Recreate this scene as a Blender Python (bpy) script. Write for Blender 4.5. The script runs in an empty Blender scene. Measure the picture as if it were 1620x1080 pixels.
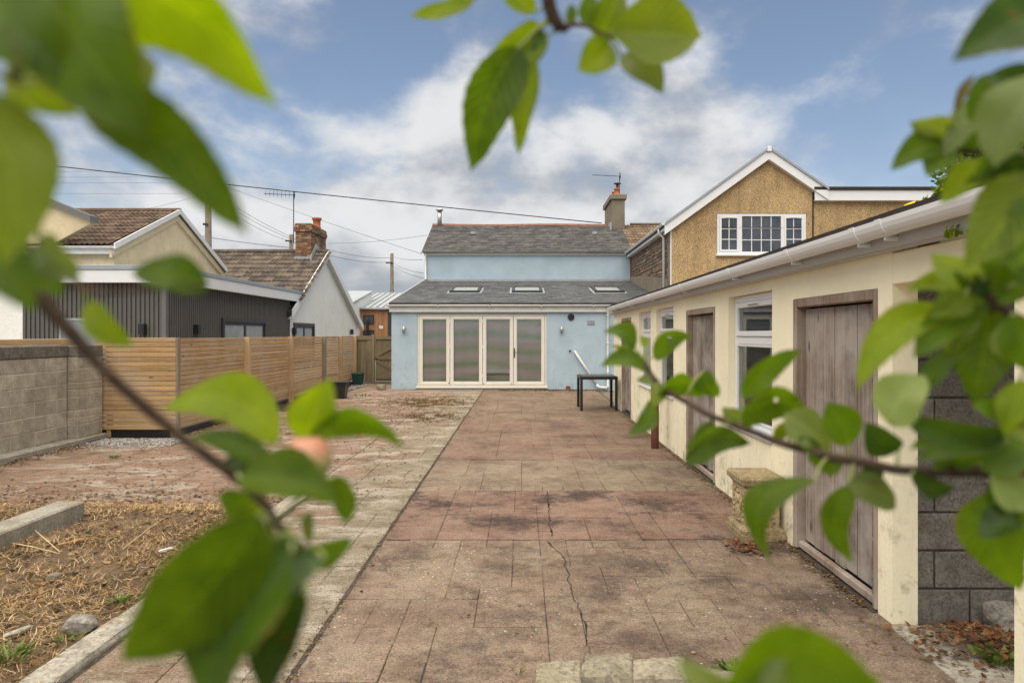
import bpy, bmesh, math, random
from mathutils import Vector, Matrix, noise
random.seed(7)
R = math.radians
scene = bpy.context.scene
COL = scene.collection

# ------------------------------------------------------------------ camera
FPX, VX, VY, CAMH = 1080.0, 824.0, 529.0, 1.6       # focal length and vanishing point in photo pixels (1620 x 1080)
cam_d = bpy.data.cameras.new('camera'); cam = bpy.data.objects.new('camera', cam_d); COL.objects.link(cam)
cam.location = (0, 0, CAMH); cam.rotation_euler = (R(90), 0, 0)
cam_d.sensor_width = 36; cam_d.lens = 24.0
cam_d.shift_x = -14 / 1620; cam_d.shift_y = -11 / 1620
cam_d.clip_start = 0.02; cam_d.clip_end = 3000
cam_d.dof.use_dof = True; cam_d.dof.focus_distance = 8.0; cam_d.dof.aperture_fstop = 4.0
scene.camera = cam

# ------------------------------------------------------------------ world: Nishita sky with broken cloud
SUN_EL, SUN_AZ = 70.0, 205.0          # azimuth clockwise from +Y (the view direction): behind the camera
world = bpy.data.worlds.new('World'); scene.world = world; world.use_nodes = True
wn = world.node_tree.nodes; wl = world.node_tree.links; wn.clear()
def W(t, **k):
    n = wn.new(t)
    for a, b in k.items(): setattr(n, a, b)
    return n
def wmath(op, a, b=None, clamp=False):
    n = W('ShaderNodeMath', operation=op, use_clamp=clamp)
    for i, x in enumerate((a, b)):
        if x is None: continue
        if isinstance(x, (int, float)): n.inputs[i].default_value = x
        else: wl.new(x, n.inputs[i])
    return n.outputs[0]
w_out = W('ShaderNodeOutputWorld'); w_bg = W('ShaderNodeBackground')
w_sky = W('ShaderNodeTexSky', sky_type='NISHITA'); w_sky.sun_disc = False
w_sky.sun_elevation = R(SUN_EL); w_sky.sun_rotation = R(SUN_AZ)
w_sky.air_density = 1.0; w_sky.dust_density = 0.6; w_sky.ozone_density = 1.0
w_tc = W('ShaderNodeTexCoord'); w_sep = W('ShaderNodeSeparateXYZ'); wl.new(w_tc.outputs['Generated'], w_sep.inputs[0])
w_map = W('ShaderNodeMapping'); wl.new(w_tc.outputs['Generated'], w_map.inputs[0]); w_map.inputs[3].default_value = (1.0, 1.0, 1.65)
def wnoise(vec, scale, detail, rough, off):
    mp = W('ShaderNodeMapping'); wl.new(vec, mp.inputs[0]); mp.inputs[1].default_value = off
    n = W('ShaderNodeTexNoise'); wl.new(mp.outputs[0], n.inputs['Vector'])
    n.inputs['Scale'].default_value = scale; n.inputs['Detail'].default_value = detail; n.inputs['Roughness'].default_value = rough
    n.inputs['Distortion'].default_value = 0.08
    return n.outputs['Fac']
def wramp(fac, stops):
    r = W('ShaderNodeValToRGB'); wl.new(fac, r.inputs[0]); r.color_ramp.interpolation = 'EASE'
    e = r.color_ramp.elements
    while len(e) < len(stops): e.new(0.5)
    for i, (p, c) in enumerate(stops): e[i].position = p; e[i].color = (*c, 1) if len(c) == 3 else c
    return r.outputs[0]
CL_OFF = (2.2, -13.4, 0.0)
n_big = wnoise(w_map.outputs[0], 2.4, 12, 0.55, CL_OFF)
n_up = wnoise(w_map.outputs[0], 2.4, 6, 0.52, (CL_OFF[0], CL_OFF[1], CL_OFF[2] + 0.11))
cover = wramp(n_big, [(0.395, (0, 0, 0)), (0.54, (1, 1, 1))])
haze_f = wmath('POWER', wmath('SUBTRACT', 1.0, wmath('MAXIMUM', w_sep.outputs[2], 0.0)), 9.0)
cover = wmath('MAXIMUM', cover, wmath('MULTIPLY', haze_f, 0.9))
shade = wramp(wmath('ADD', wmath('MULTIPLY', wmath('SUBTRACT', n_big, n_up), 2.4), 0.5), [(0.30, (1.95, 2.1, 2.33)), (0.76, (4.3, 4.3, 4.3))])
mixc = W('ShaderNodeMix', data_type='RGBA'); wl.new(wmath('MULTIPLY', cover, 0.95), mixc.inputs[0])
w_hsv = W('ShaderNodeHueSaturation'); wl.new(w_sky.outputs[0], w_hsv.inputs['Color'])
w_hsv.inputs['Saturation'].default_value = 0.90; w_hsv.inputs['Value'].default_value = 0.68
wl.new(w_hsv.outputs[0], mixc.inputs[6]); wl.new(shade, mixc.inputs[7])
wl.new(mixc.outputs[2], w_bg.inputs[0]); w_bg.inputs[1].default_value = 0.05
wl.new(w_bg.outputs[0], w_out.inputs[0])

# ------------------------------------------------------------------ sun (hazy, behind thin cloud)
sd = bpy.data.lights.new('sun', 'SUN'); sun = bpy.data.objects.new('sun', sd); COL.objects.link(sun)
sd.energy = 1.5; sd.angle = R(95); sd.color = (1.0, 0.905, 0.755)
az, el = R(SUN_AZ), R(SUN_EL)
to_sun = Vector((math.sin(az) * math.cos(el), math.cos(az) * math.cos(el), math.sin(el)))
sun.rotation_euler = (-to_sun).to_track_quat('-Z', 'Y').to_euler(); sun.location = to_sun * 60

vs = scene.view_settings
scene.display_settings.display_device = 'sRGB'
vs.view_transform = 'Standard'; vs.look = 'None'; vs.gamma = 1.0; vs.use_curve_mapping = False
vs.exposure = 1.95
scene.cycles.max_bounces = 8; scene.cycles.transparent_max_bounces = 16

# ------------------------------------------------------------------ helpers
def at(px, py, Y):
    """photo pixel at depth Y -> world point"""
    return Vector(((px - VX) * Y / FPX, Y, CAMH - (py - VY) * Y / FPX))
def gnd(px, py):
    Y = CAMH * FPX / (py - VY); return Vector(((px - VX) * Y / FPX, Y, 0))
I4 = Matrix.Identity(4)
class MB:
    def __init__(s, M=None): s.v, s.f, s.mi, s.M, s.uv = [], [], [], M, None
    def add(s, vs_, fs, m=0):
        o = len(s.v); s.v += [Vector(p) for p in vs_]
        for f in fs: s.f.append([o + i for i in f]); s.mi.append(m)
        return s
    def quad(s, a, b, c, d, m=0): return s.add([a, b, c, d], [(0, 1, 2, 3)], m)
    def box(s, x0, x1, y0, y1, z0, z1, m=0):
        return s.add([(x0,y0,z0),(x1,y0,z0),(x1,y1,z0),(x0,y1,z0),(x0,y0,z1),(x1,y0,z1),(x1,y1,z1),(x0,y1,z1)],
                     [(0,3,2,1),(4,5,6,7),(0,1,5,4),(1,2,6,5),(2,3,7,6),(3,0,4,7)], m)
    def cbox(s, x0, x1, y0, y1, z0, z1, c=0.004, m=0, M=None):
        """box with chamfered edges"""
        c = min(c, (x1-x0)*.45, (y1-y0)*.45, (z1-z0)*.45)
        X, Y, Z = (x0, x1), (y0, y1), (z0, z1); vs_ = []; idx = {}
        for i in (0,1):
            for j in (0,1):
                for k in (0,1):
                    sx, sy, sz = (1-2*i)*c, (1-2*j)*c, (1-2*k)*c
                    for a, d in enumerate(((0,sy,sz),(sx,0,sz),(sx,sy,0))):
                        idx[i,j,k,a] = len(vs_); vs_.append(Vector((X[i]+d[0], Y[j]+d[1], Z[k]+d[2])))
        fs = []
        q = lambda *t: [idx[a] for a in t]
        fs += [q((0,0,0,0),(0,0,1,0),(0,1,1,0),(0,1,0,0)), q((1,0,0,0),(1,1,0,0),(1,1,1,0),(1,0,1,0)),
               q((0,0,0,1),(1,0,0,1),(1,0,1,1),(0,0,1,1)), q((0,1,0,1),(0,1,1,1),(1,1,1,1),(1,1,0,1)),
               q((0,0,0,2),(0,1,0,2),(1,1,0,2),(1,0,0,2)), q((0,0,1,2),(1,0,1,2),(1,1,1,2),(0,1,1,2))]
        for i in (0,1):
            for j in (0,1):
                f = q((i,j,0,0),(i,j,0,1),(i,j,1,1),(i,j,1,0)); fs.append(f if (i ^ j) else f[::-1])
        for i in (0,1):
            for k in (0,1):
                f = q((i,0,k,0),(i,0,k,2),(i,1,k,2),(i,1,k,0)); fs.append(f[::-1] if (i ^ k) else f)
        for j in (0,1):
            for k in (0,1):
                f = q((0,j,k,1),(0,j,k,2),(1,j,k,2),(1,j,k,1)); fs.append(f if (j ^ k) else f[::-1])
        for i in (0,1):
            for j in (0,1):
                for k in (0,1):
                    f = q((i,j,k,0),(i,j,k,1),(i,j,k,2)); fs.append(f if (i+j+k) % 2 else f[::-1])
        if M is not None: vs_ = [M @ v for v in vs_]
        return s.add(vs_, fs, m)
    def prism(s, poly, axis, a0, a1, m=0):
        """polygon in the plane across `axis`, pushed from a0 to a1. axis y: (x,z); axis x: (y,z); axis z: (x,y)"""
        put = {'y': lambda p, a: (p[0], a, p[1]), 'x': lambda p, a: (a, p[0], p[1]), 'z': lambda p, a: (p[0], p[1], a)}[axis]
        n = len(poly); vs_ = [put(p, a0) for p in poly] + [put(p, a1) for p in poly]
        fs = [tuple(range(n))[::-1], tuple(range(n, 2*n))] + [(i, (i+1) % n, n+(i+1) % n, n+i) for i in range(n)]
        return s.add(vs_, fs, m)
    def tube(s, pts, r, n=8, m=0, cap=True):
        pts = [Vector(p) for p in pts]; k = len(pts)
        rs = r if isinstance(r, (list, tuple)) else [r] * k
        vs_ = []; up = Vector((0.03, 0.02, 1))
        t0 = (pts[1] - pts[0]).normalized()
        if abs(t0.z) > 0.9: up = Vector((1, 0.05, 0))
        for i in range(k):
            t = (pts[min(i+1, k-1)] - pts[max(i-1, 0)]).normalized()
            a = t.cross(up)
            if a.length < 1e-4: a = t.cross(Vector((1, 0, 0)))
            a.normalize(); b = a.cross(t).normalized()
            for j in range(n):
                g = 2*math.pi*j/n; vs_.append(pts[i] + (a*math.cos(g) + b*math.sin(g)) * rs[i])
        fs = [(i*n+j, i*n+(j+1) % n, (i+1)*n+(j+1) % n, (i+1)*n+j) for i in range(k-1) for j in range(n)]
        if cap: fs += [tuple(range(n))[::-1], tuple(range((k-1)*n, k*n))]
        return s.add(vs_, fs, m)
    def lathe(s, prof, c=(0, 0, 0), n=16, m=0):
        vs_ = [(c[0]+r*math.cos(2*math.pi*j/n), c[1]+r*math.sin(2*math.pi*j/n), c[2]+z) for r, z in prof for j in range(n)]
        k = len(prof)
        fs = [(i*n+j, i*n+(j+1) % n, (i+1)*n+(j+1) % n, (i+1)*n+j) for i in range(k-1) for j in range(n)]
        fs += [tuple(range(n))[::-1], tuple(range((k-1)*n, k*n))]
        return s.add(vs_, fs, m)
    def mesh(s, name, mats, smooth=False):
        me = bpy.data.meshes.new(name)
        me.from_pydata([tuple(s.M @ v) if s.M is not None else tuple(v) for v in s.v], [], s.f)
        for mm in (mats if isinstance(mats, (list, tuple)) else [mats]): me.materials.append(mm)
        if any(s.mi): me.polygons.foreach_set('material_index', s.mi)
        if smooth: me.polygons.foreach_set('use_smooth', [True] * len(s.f))
        if s.uv:
            l = me.uv_layers.new(name='UVMap')
            for lp in me.loops: l.data[lp.index].uv = s.uv[lp.vertex_index]
        me.update(); return me
    def build(s, name, mats, parent=None, smooth=False, **k):
        return link(name, s.mesh(name, mats, smooth), parent, **k)
def link(name, me, parent=None, loc=None, rot=None, label=None, kind=None, M=None):
    o = bpy.data.objects.new(name, me); COL.objects.link(o)
    if parent is not None:
        o.parent = parent
        if parent.type == 'EMPTY' and not parent.get('_loc'): o.matrix_parent_inverse = Matrix.Translation(-parent.location)
    if loc is not None: o.location = loc
    if rot is not None: o.rotation_euler = rot
    if M is not None: o.matrix_basis = M
    if label: o['label'] = label
    if kind: o['kind'] = kind
    return o
LOCALS = []
def thing(name, label, cat, loc=(0, 0, 0), rz=0.0, group=None, local=False):
    o = bpy.data.objects.new(name, None); COL.objects.link(o); o.empty_display_size = 0.2
    o.location = loc; o.rotation_euler = (0, 0, rz); o['label'] = label; o['category'] = cat
    if group: o['group'] = group
    if local: o['_loc'] = 1; LOCALS.append(o)
    return o
def tag(o, label, cat, group=None, kind=None):
    o['label'] = label; o['category'] = cat
    if group: o['group'] = group
    if kind: o['kind'] = kind
    return o
def struct(o, label=None):
    o['kind'] = 'structure'
    if label: o['label'] = label
    return o
U = random.uniform

# ------------------------------------------------------------------ materials
class NT:
    def __init__(s, name):
        s.m = bpy.data.materials.new(name); s.m.use_nodes = True; s.t = s.m.node_tree
        s.n = s.t.nodes; s.n.clear()
        s.out = s.n.new('ShaderNodeOutputMaterial')
        s.pos = s.n.new('ShaderNodeNewGeometry')
    def link(s, a, b): s.t.links.new(a, b)
    def mp(s, scale=(1, 1, 1), off=(0, 0, 0), src=None):
        n = s.n.new('ShaderNodeMapping'); s.link(src or s.pos.outputs['Position'], n.inputs[0])
        n.inputs[3].default_value = scale; n.inputs[1].default_value = off; return n.outputs[0]
    def noise(s, scale, detail=4, rough=0.55, vec=None, dist=0.0):
        n = s.n.new('ShaderNodeTexNoise'); s.link(vec or s.pos.outputs['Position'], n.inputs['Vector'])
        n.inputs['Scale'].default_value = scale; n.inputs['Detail'].default_value = detail
        n.inputs['Roughness'].default_value = rough; n.inputs['Distortion'].default_value = dist
        return n.outputs['Fac']
    def vor(s, scale, vec=None, out='Distance', feat='F1'):
        n = s.n.new('ShaderNodeTexVoronoi'); n.feature = feat; s.link(vec or s.pos.outputs['Position'], n.inputs['Vector'])
        n.inputs['Scale'].default_value = scale; return n.outputs[out]
    def math(s, op, a, b=None, c=None, clamp=False):
        n = s.n.new('ShaderNodeMath'); n.operation = op; n.use_clamp = clamp
        for i, x in enumerate((a, b, c)):
            if x is None: continue
            if isinstance(x, (int, float)): n.inputs[i].default_value = x
            else: s.link(x, n.inputs[i])
        return n.outputs[0]
    def ramp(s, fac, stops, interp='LINEAR'):
        r = s.n.new('ShaderNodeValToRGB'); s.link(fac, r.inputs[0]); r.color_ramp.interpolation = interp
        e = r.color_ramp.elements
        while len(e) < len(stops): e.new(0.5)
        for i, (p, c) in enumerate(stops):
            e[i].position = p; e[i].color = (c, c, c, 1) if isinstance(c, (int, float)) else (*c, 1)
        return r.outputs[0]
    def mix(s, fac, a, b, mode='MIX'):
        n = s.n.new('ShaderNodeMix'); n.data_type = 'RGBA'; n.blend_type = mode
        for i, x in ((0, fac), (6, a), (7, b)):
            if isinstance(x, (int, float)): n.inputs[i].default_value = x
            elif isinstance(x, tuple): n.inputs[i].default_value = (*x, 1)
            else: s.link(x, n.inputs[i])
        return n.outputs[2]
    def bump(s, h, strength=0.3, dist=0.01):
        n = s.n.new('ShaderNodeBump'); n.inputs['Strength'].default_value = strength; n.inputs['Distance'].default_value = dist
        s.link(h, n.inputs['Height']); return n.outputs[0]
    def isl(s): return s.pos.outputs['Random Per Island']
    def rnd(s): return s.n.new('ShaderNodeObjectInfo').outputs['Random']
    def bsdf(s, col, rough=0.8, normal=None, spec=0.3, metal=0.0):
        b = s.n.new('ShaderNodeBsdfPrincipled')
        for k, x in (('Base Color', col), ('Roughness', rough), ('Specular IOR Level', spec), ('Metallic', metal)):
            if isinstance(x, tuple): b.inputs[k].default_value = (*x, 1)
            elif isinstance(x, (int, float)): b.inputs[k].default_value = x
            else: s.link(x, b.inputs[k])
        if normal is not None: s.link(normal, b.inputs['Normal'])
        s.link(b.outputs[0], s.out.inputs[0]); return b
def scale_c(c, k): return tuple(min(1, x * k) for x in c)

def plain(name, col, rough=0.6, spec=0.35, var=0.12, scale=6, bump=0.0, bscale=60, metal=0.0):
    t = NT(name); n1 = t.noise(scale, 5); n2 = t.noise(scale * 9, 3)
    f = t.math('ADD', t.math('MULTIPLY', n1, 0.7), t.math('MULTIPLY', n2, 0.3))
    c = t.ramp(f, [(0.3, scale_c(col, 1 - var)), (0.7, scale_c(col, 1 + var))])
    nm = t.bump(t.noise(bscale, 4), bump, 0.01) if bump else None
    t.bsdf(c, rough, nm, spec, metal); return t.m

def render_wall(name, col, stain=(0.2, 0.18, 0.13), stain_amt=0.35, bump=0.25, bscale=40, low=0.8, var=0.06):
    """painted render: soft unevenness, blotches, splash grime on its lowest part"""
    t = NT(name); base = t.ramp(t.noise(1.7, 5), [(0.3, scale_c(col, 1 - var)), (0.7, scale_c(col, 1 + var))])
    st = t.ramp(t.noise(5.5, 11, 0.76, dist=0.2), [(0.53, 0), (0.63, 1)])
    z = t.n.new('ShaderNodeSeparateXYZ'); t.link(t.pos.outputs['Position'], z.inputs[0])
    near = t.ramp(t.math('ADD', t.math('DIVIDE', z.outputs[2], max(low, .01)), t.math('MULTIPLY', t.math('SUBTRACT', t.noise(2.2, 6, .7), .5), 1.6)), [(0.0, 1.0), (0.45, 0.45), (1.0, 0.05)])
    streak = t.ramp(t.noise(5, 8, 0.7, vec=t.mp((3.5, 3.5, 0.28))), [(0.52, 0), (0.72, 1)])
    f = t.math('MULTIPLY', t.math('MULTIPLY', t.math('MAXIMUM', st, t.math('MULTIPLY', streak, 0.55)), near), stain_amt)
    c = t.mix(f, base, stain)
    h = t.math('ADD', t.noise(bscale, 5, 0.6), t.math('MULTIPLY', t.noise(3, 3), 1.4))
    t.bsdf(c, 0.85, t.bump(h, bump, 0.012), 0.2); return t.m

def wood(name, dark, light, axis='z', grey=None, knots=True, rough=0.75, rnd=0.25):
    """sawn timber: grain stretched along `axis`, tone differing from piece to piece, knots"""
    t = NT(name); sc = {'x': (1.2, 26, 26), 'y': (26, 1.2, 26), 'z': (26, 26, 1.2)}[axis]
    r = t.rnd()
    off = t.n.new('ShaderNodeCombineXYZ'); k = t.math('MULTIPLY', r, 60.0)
    for i in range(3): t.link(k, off.inputs[i])
    va = t.n.new('ShaderNodeVectorMath'); va.operation = 'ADD'; t.link(t.mp(sc), va.inputs[0]); t.link(off.outputs[0], va.inputs[1])
    g = t.noise(1.0, 9, 0.72, vec=va.outputs[0], dist=0.35)
    c = t.ramp(g, [(0.28, dark), (0.72, light)])
    tone = t.math('ADD', t.math('MULTIPLY', r, rnd), 1.0 - rnd / 2)
    tc = t.n.new('ShaderNodeCombineXYZ')
    for i in range(3): t.link(tone, tc.inputs[i])
    c = t.mix(1.0, c, tc.outputs[0], 'MULTIPLY')
    if grey: c = t.mix(t.ramp(t.noise(2.5, 5, 0.6), [(0.4, 0), (0.65, 0.75)]), c, grey)
    if knots:
        sk = {'x': (2.2, 7, 7), 'y': (7, 2.2, 7), 'z': (7, 7, 2.2)}[axis]
        kd = t.vor(1.0, vec=t.mp(sk)); c = t.mix(t.ramp(kd, [(0.05, 0.85), (0.12, 0)]), c, scale_c(dark, 0.35))
    t.bsdf(c, rough, t.bump(g, 0.35, 0.004), 0.2); return t.m

def paving(name, c_lo, c_hi, dark, dark_amt, lichen=0.5, grime=(0.36, 0.31, 0.22), grime_amt=0.5, moss=0.0, crust=0.0):
    t = NT(name); big = t.noise(0.9, 6, 0.62, dist=0.4); mid = t.noise(6.5, 9, 0.74); fine = t.noise(75, 4, 0.75); grit = t.noise(190, 2, .6)
    c = t.ramp(t.math('ADD', t.math('MULTIPLY', big, .38), t.math('MULTIPLY', mid, .62)), [(0.36, c_lo), (0.62, c_hi)])
    rr = t.math('ADD', t.math('MULTIPLY', t.rnd(), 0.22), 0.89)
    tc = t.n.new('ShaderNodeCombineXYZ')
    for i in range(3): t.link(rr, tc.inputs[i])
    c = t.mix(1.0, c, tc.outputs[0], 'MULTIPLY')
    g = t.ramp(t.math('ADD', t.math('MULTIPLY', t.noise(1.8, 6, .65, vec=t.mp((1, 1, 1), (7, 3, 0))), .5), t.math('MULTIPLY', t.noise(13, 10, .8, vec=t.mp((1, 1, 1), (17, 3, 0))), .5)), [(0.47, 0), (0.57, 1)])
    c = t.mix(t.math('MULTIPLY', g, grime_amt), c, grime)
    d = t.ramp(t.math('ADD', t.math('MULTIPLY', t.noise(1.5, 5, 0.6, vec=t.mp((1, 1, 1), (31, 11, 0))), .55), t.math('MULTIPLY', t.noise(9, 10, .8, vec=t.mp((1, 1, 1), (3, 21, 0))), .45)), [(0.49, 0), (0.585, 1)])
    c = t.mix(t.math('MULTIPLY', d, dark_amt), c, dark)
    c = t.mix(t.ramp(fine, [(0.36, 0.75), (0.52, 0.0)]), c, scale_c(c_lo, 0.42))
    c = t.mix(t.ramp(fine, [(0.60, 0.0), (0.72, 0.6)]), c, scale_c(c_hi, 1.35))
    # crusts of white and orange lichen
    w1 = t.vor(22, vec=t.mp((1, 1, 1), (3, 1, 0))); m1 = t.ramp(t.noise(1.6, 6, .65, vec=t.mp((1, 1, 1), (17, 5, 0))), [(0.50, 0), (0.58, 1)])
    f1 = t.math('MULTIPLY', t.ramp(t.math('ADD', w1, t.math('MULTIPLY', fine, .45)), [(0.33, 1), (0.38, 0)]), m1)
    c = t.mix(t.math('MULTIPLY', f1, lichen), c, (0.50, 0.47, 0.38))
    w2 = t.vor(13, vec=t.mp((1, 1, 1), (8, 6, 0))); m2 = t.ramp(t.noise(1.3, 4, .6, vec=t.mp((1, 1, 1), (27, 2, 0))), [(0.52, 0), (0.6, 1)])
    f2 = t.math('MULTIPLY', t.ramp(t.math('ADD', w2, t.math('MULTIPLY', fine, .45)), [(0.34, 1), (0.40, 0)]), m2)
    c = t.mix(t.math('MULTIPLY', f2, lichen * .7), c, (0.42, 0.255, 0.07))
    if crust:       # pale worn-off patches with ragged edges
        f4 = t.ramp(t.noise(1.25, 12, 0.72, vec=t.mp((1, 2.4, 1), (14, 29, 0)), dist=0.5), [(0.52, 0), (0.60, 1)])
        c = t.mix(t.math('MULTIPLY', f4, crust), c, (0.40, 0.35, 0.285))
    if moss:
        f3 = t.ramp(t.noise(2.1, 10, 0.78, vec=t.mp((1, 2.2, 1), (4, 9, 0)), dist=0.7), [(0.55, 0), (0.63, 1)])
        c = t.mix(t.math('MULTIPLY', f3, moss), c, (0.055, 0.04, 0.022))
    h = t.math('ADD', t.math('MULTIPLY', mid, 2.0), t.math('ADD', t.math('MULTIPLY', fine, .8), t.math('MULTIPLY', t.noise(17, 6, .7), 1.6)))
    t.bsdf(c, 0.9, t.bump(h, 0.75, 0.008), 0.18); return t.m

def masonry(name, c_lo, c_hi, spk=None, bump=0.5, bscale=55, stain=None, stain_amt=.5, rnd=.3, rough=.9, island=False):
    """rough block / stone faces; tone differs from piece to piece"""
    t = NT(name); n = t.noise(7, 6, .65); c = t.ramp(n, [(0.3, c_lo), (0.7, c_hi)])
    rr = t.math('ADD', t.math('MULTIPLY', t.isl() if island else t.rnd(), rnd), 1 - rnd / 2)
    tc = t.n.new('ShaderNodeCombineXYZ')
    for i in range(3): t.link(rr, tc.inputs[i])
    c = t.mix(1.0, c, tc.outputs[0], 'MULTIPLY')
    fine = t.noise(bscale, 4, .7)
    c = t.mix(t.ramp(fine, [(0.36, .7), (0.52, 0)]), c, scale_c(c_lo, .5))
    if spk: c = t.mix(t.ramp(fine, [(0.6, 0), (0.7, .8)]), c, spk)
    if stain:
        f = t.ramp(t.noise(1.6, 8, .7, dist=.5), [(0.5, 0), (0.66, 1)]); c = t.mix(t.math('MULTIPLY', f, stain_amt), c, stain)
    t.bsdf(c, rough, t.bump(t.math('ADD', fine, t.math('MULTIPLY', n, .8)), bump, .008), .2); return t.m

def multi(name, cols, rough=.85, bump=.3, bscale=30, island=True, spec=.25, weather=None):
    """pieces each take one of several tones"""
    t = NT(name); k = len(cols)
    c = t.ramp(t.isl() if island else t.rnd(), [((i + .0) / k, x) for i, x in enumerate(cols)], 'CONSTANT')
    c = t.mix(1.0, c, t.ramp(t.noise(9, 6, .7), [(0.3, .7), (0.7, 1.25)]), 'MULTIPLY')
    if weather: c = t.mix(t.ramp(t.noise(2.2, 9, .75, dist=.5), [(0.5, 0), (0.68, .7)]), c, weather)
    t.bsdf(c, rough, t.bump(t.noise(bscale, 4, .7), bump, .008), spec); return t.m

M = {}
M['white'] = plain('white_upvc', (0.74, 0.75, 0.76), 0.35, 0.45, 0.03, 3)
M['white_old'] = plain('weathered_white_plastic', (0.66, 0.66, 0.64), 0.45, 0.4, 0.10, 5)
M['cream_upvc'] = plain('cream_door_frame', (0.71, 0.68, 0.60), 0.38, 0.4, 0.04, 3)
M['blue'] = render_wall('blue_painted_render', (0.385, 0.485, 0.55), (0.25, 0.28, 0.28), 0.5, 0.5, 34, 2.4, .08)
M['cream'] = render_wall('cream_painted_render', (0.87, 0.80, 0.585), (0.30, 0.25, 0.165), 0.9, 0.3, 45, 1.2, .07)
M['cream_house'] = render_wall('stained_cream_render', (0.66, 0.55, 0.36), (0.30, 0.24, 0.14), 0.85, 0.3, 30, 6.0, .1)
M['roughcast'] = render_wall('white_roughcast', (0.83, 0.825, 0.79), (0.45, 0.43, 0.38), 0.3, 1.0, 22, 2.0, .05)
def pebble():
    t = NT('pebble_dash'); v = t.vor(75, out='Color'); s = t.n.new('ShaderNodeSeparateColor'); t.link(v, s.inputs[0])
    c = t.ramp(s.outputs[0], [(0, (0.16, 0.098, 0.045)), (.25, (0.42, 0.27, 0.12)), (.55, (0.53, 0.355, 0.17)), (.8, (0.6, 0.445, 0.24)), (1, (.68, .56, .37))])
    c = t.mix(1.0, c, t.ramp(t.noise(1.2, 7, .6), [(0.3, .78), (0.7, 1.16)]), 'MULTIPLY'); c = t.mix(1.0, c, t.ramp(t.noise(2, 6, .65, vec=t.mp((2.5, 2.5, .3))), [(0.35, .82), (0.6, 1.05)]), 'MULTIPLY')
    d = t.vor(75); t.bsdf(c, .85, t.bump(t.math('SUBTRACT', 1.0, d), .9, .012), .25); return t.m
M['pebble'] = pebble()
M['slate_old'] = multi('old_slate', [(.05,.049,.048),(.078,.075,.071),(.062,.06,.058),(.10,.096,.088),(.055,.054,.057),(.085,.082,.077)], .75, .5, 24, True, .25, (.17,.163,.142))
M['slate_new'] = multi('grey_slate', [(.105,.107,.112),(.13,.132,.137),(.116,.118,.122),(.15,.152,.156),(.095,.096,.10)], .65, .3, 30, True, .3, (.2,.2,.19))
M['tile'] = multi('brown_pantile', [(.115,.076,.055),(.135,.09,.063),(.1,.067,.05),(.155,.107,.077),(.08,.056,.043)], .85, .4, 26, False, .2, (.2,.165,.12))
M['tile_b'] = multi('dark_brown_pantile', [(.10,.078,.06),(.125,.097,.074),(.085,.068,.054),(.14,.11,.084),(.07,.057,.046)], .85, .4, 26, False, .2, (.235,.21,.165))
M['tile_c'] = multi('tan_pantile', [(.21,.15,.095),(.17,.12,.078),(.25,.185,.12),(.13,.092,.065)], .85, .4, 26, False, .2, (.10,.08,.062))
M['ridge'] = plain('red_ridge_tile', (.20, .095, .062), .85, .2, .4, 7, .3)
M['lead'] = plain('lead_flashing', (.32, .35, .37), .55, .4, .15, 5, .1)
M['dark_metal'] = plain('charcoal_metal', (.035, .036, .04), .45, .4, .15, 4)
M['black_plastic'] = plain('black_plastic', (.018, .018, .02), .4, .45, .2, 5)
M['grey_trim'] = plain('grey_metal_trim', (.30, .33, .36), .4, .5, .08, 2)
M['cladding'] = plain('charcoal_cladding', (.115, .108, .10), .6, .3, .08, 3)
M['steel'] = plain('steel_flue', (.45, .45, .45), .35, .5, .15, 6, 0, 60, .8)
M['pole'] = wood('weathered_pole', (.10, .075, .05), (.22, .17, .115), 'z', (.2, .19, .17), False)
M['fence_y'] = wood('larch_slat', (.29, .16, .068), (.56, .375, .195), 'y', (.45, .345, .23), True, .75, .38)
M['fence_x'] = wood('larch_slat_front', (.27, .15, .06), (.50, .33, .155), 'x', (.42, .32, .21), True, .75, .38)
M['post'] = wood('larch_post', (.32, .19, .085), (.55, .36, .19), 'z', (.42, .32, .22), True, .75, .3)
M['post_grey'] = wood('greyed_post', (.16, .13, .09), (.3, .25, .18), 'z', (.25, .22, .16), True, .8, .2)
M['gate'] = wood('mossy_gate_board', (.115, .082, .05), (.25, .19, .12), 'z', (.19, .165, .095), True, .8, .35)
M['door'] = wood('bare_weathered_door_board', (.085, .064, .05), (.35, .285, .24), 'z', (.43, .385, .34), True, .85, .5)
M['door_frame'] = wood('worn_brown_door_frame', (.15, .105, .078), (.37, .285, .225), 'z', (.42, .36, .31), False, .85, .2)
M['timber_clad'] = wood('orange_timber_cladding', (.27, .135, .065), (.42, .23, .12), 'z', None, False)
M['block'] = masonry('grey_concrete_block', (.31, .275, .21), (.52, .465, .365), (.62, .56, .46), .6, 70, (.2, .17, .125), .45)
M['block_dark'] = masonry('dark_concrete_block', (.11, .098, .085), (.21, .19, .165), (.30, .275, .245), .8, 75, None, 0, .25)
M['parge'] = masonry('dark_cement_cap', (.10, .09, .075), (.2, .18, .15), None, .5, 40, (.36, .33, .26), .7)
M['mortar'] = masonry('pale_mortar', (.42, .37, .28), (.58, .52, .41), None, .4, 60)
M['mortar_dark'] = masonry('sandy_mortar', (.15, .125, .095), (.24, .2, .155), None, .4, 60)
M['kerb'] = masonry('concrete_kerb', (.26, .235, .19), (.43, .4, .33), (.5, .47, .4), .6, 50, (.16, .14, .09), .5)
M['rock'] = masonry('grey_rock', (.19, .175, .15), (.36, .33, .28), (.42, .40, .34), .6, 34, (.2, .17, .09), .3)
M['rock_pale'] = masonry('buff_stone', (.19, .165, .118), (.35, .31, .23), (.45, .40, .3), .8, 40, (.13, .12, .055), .6)
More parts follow.
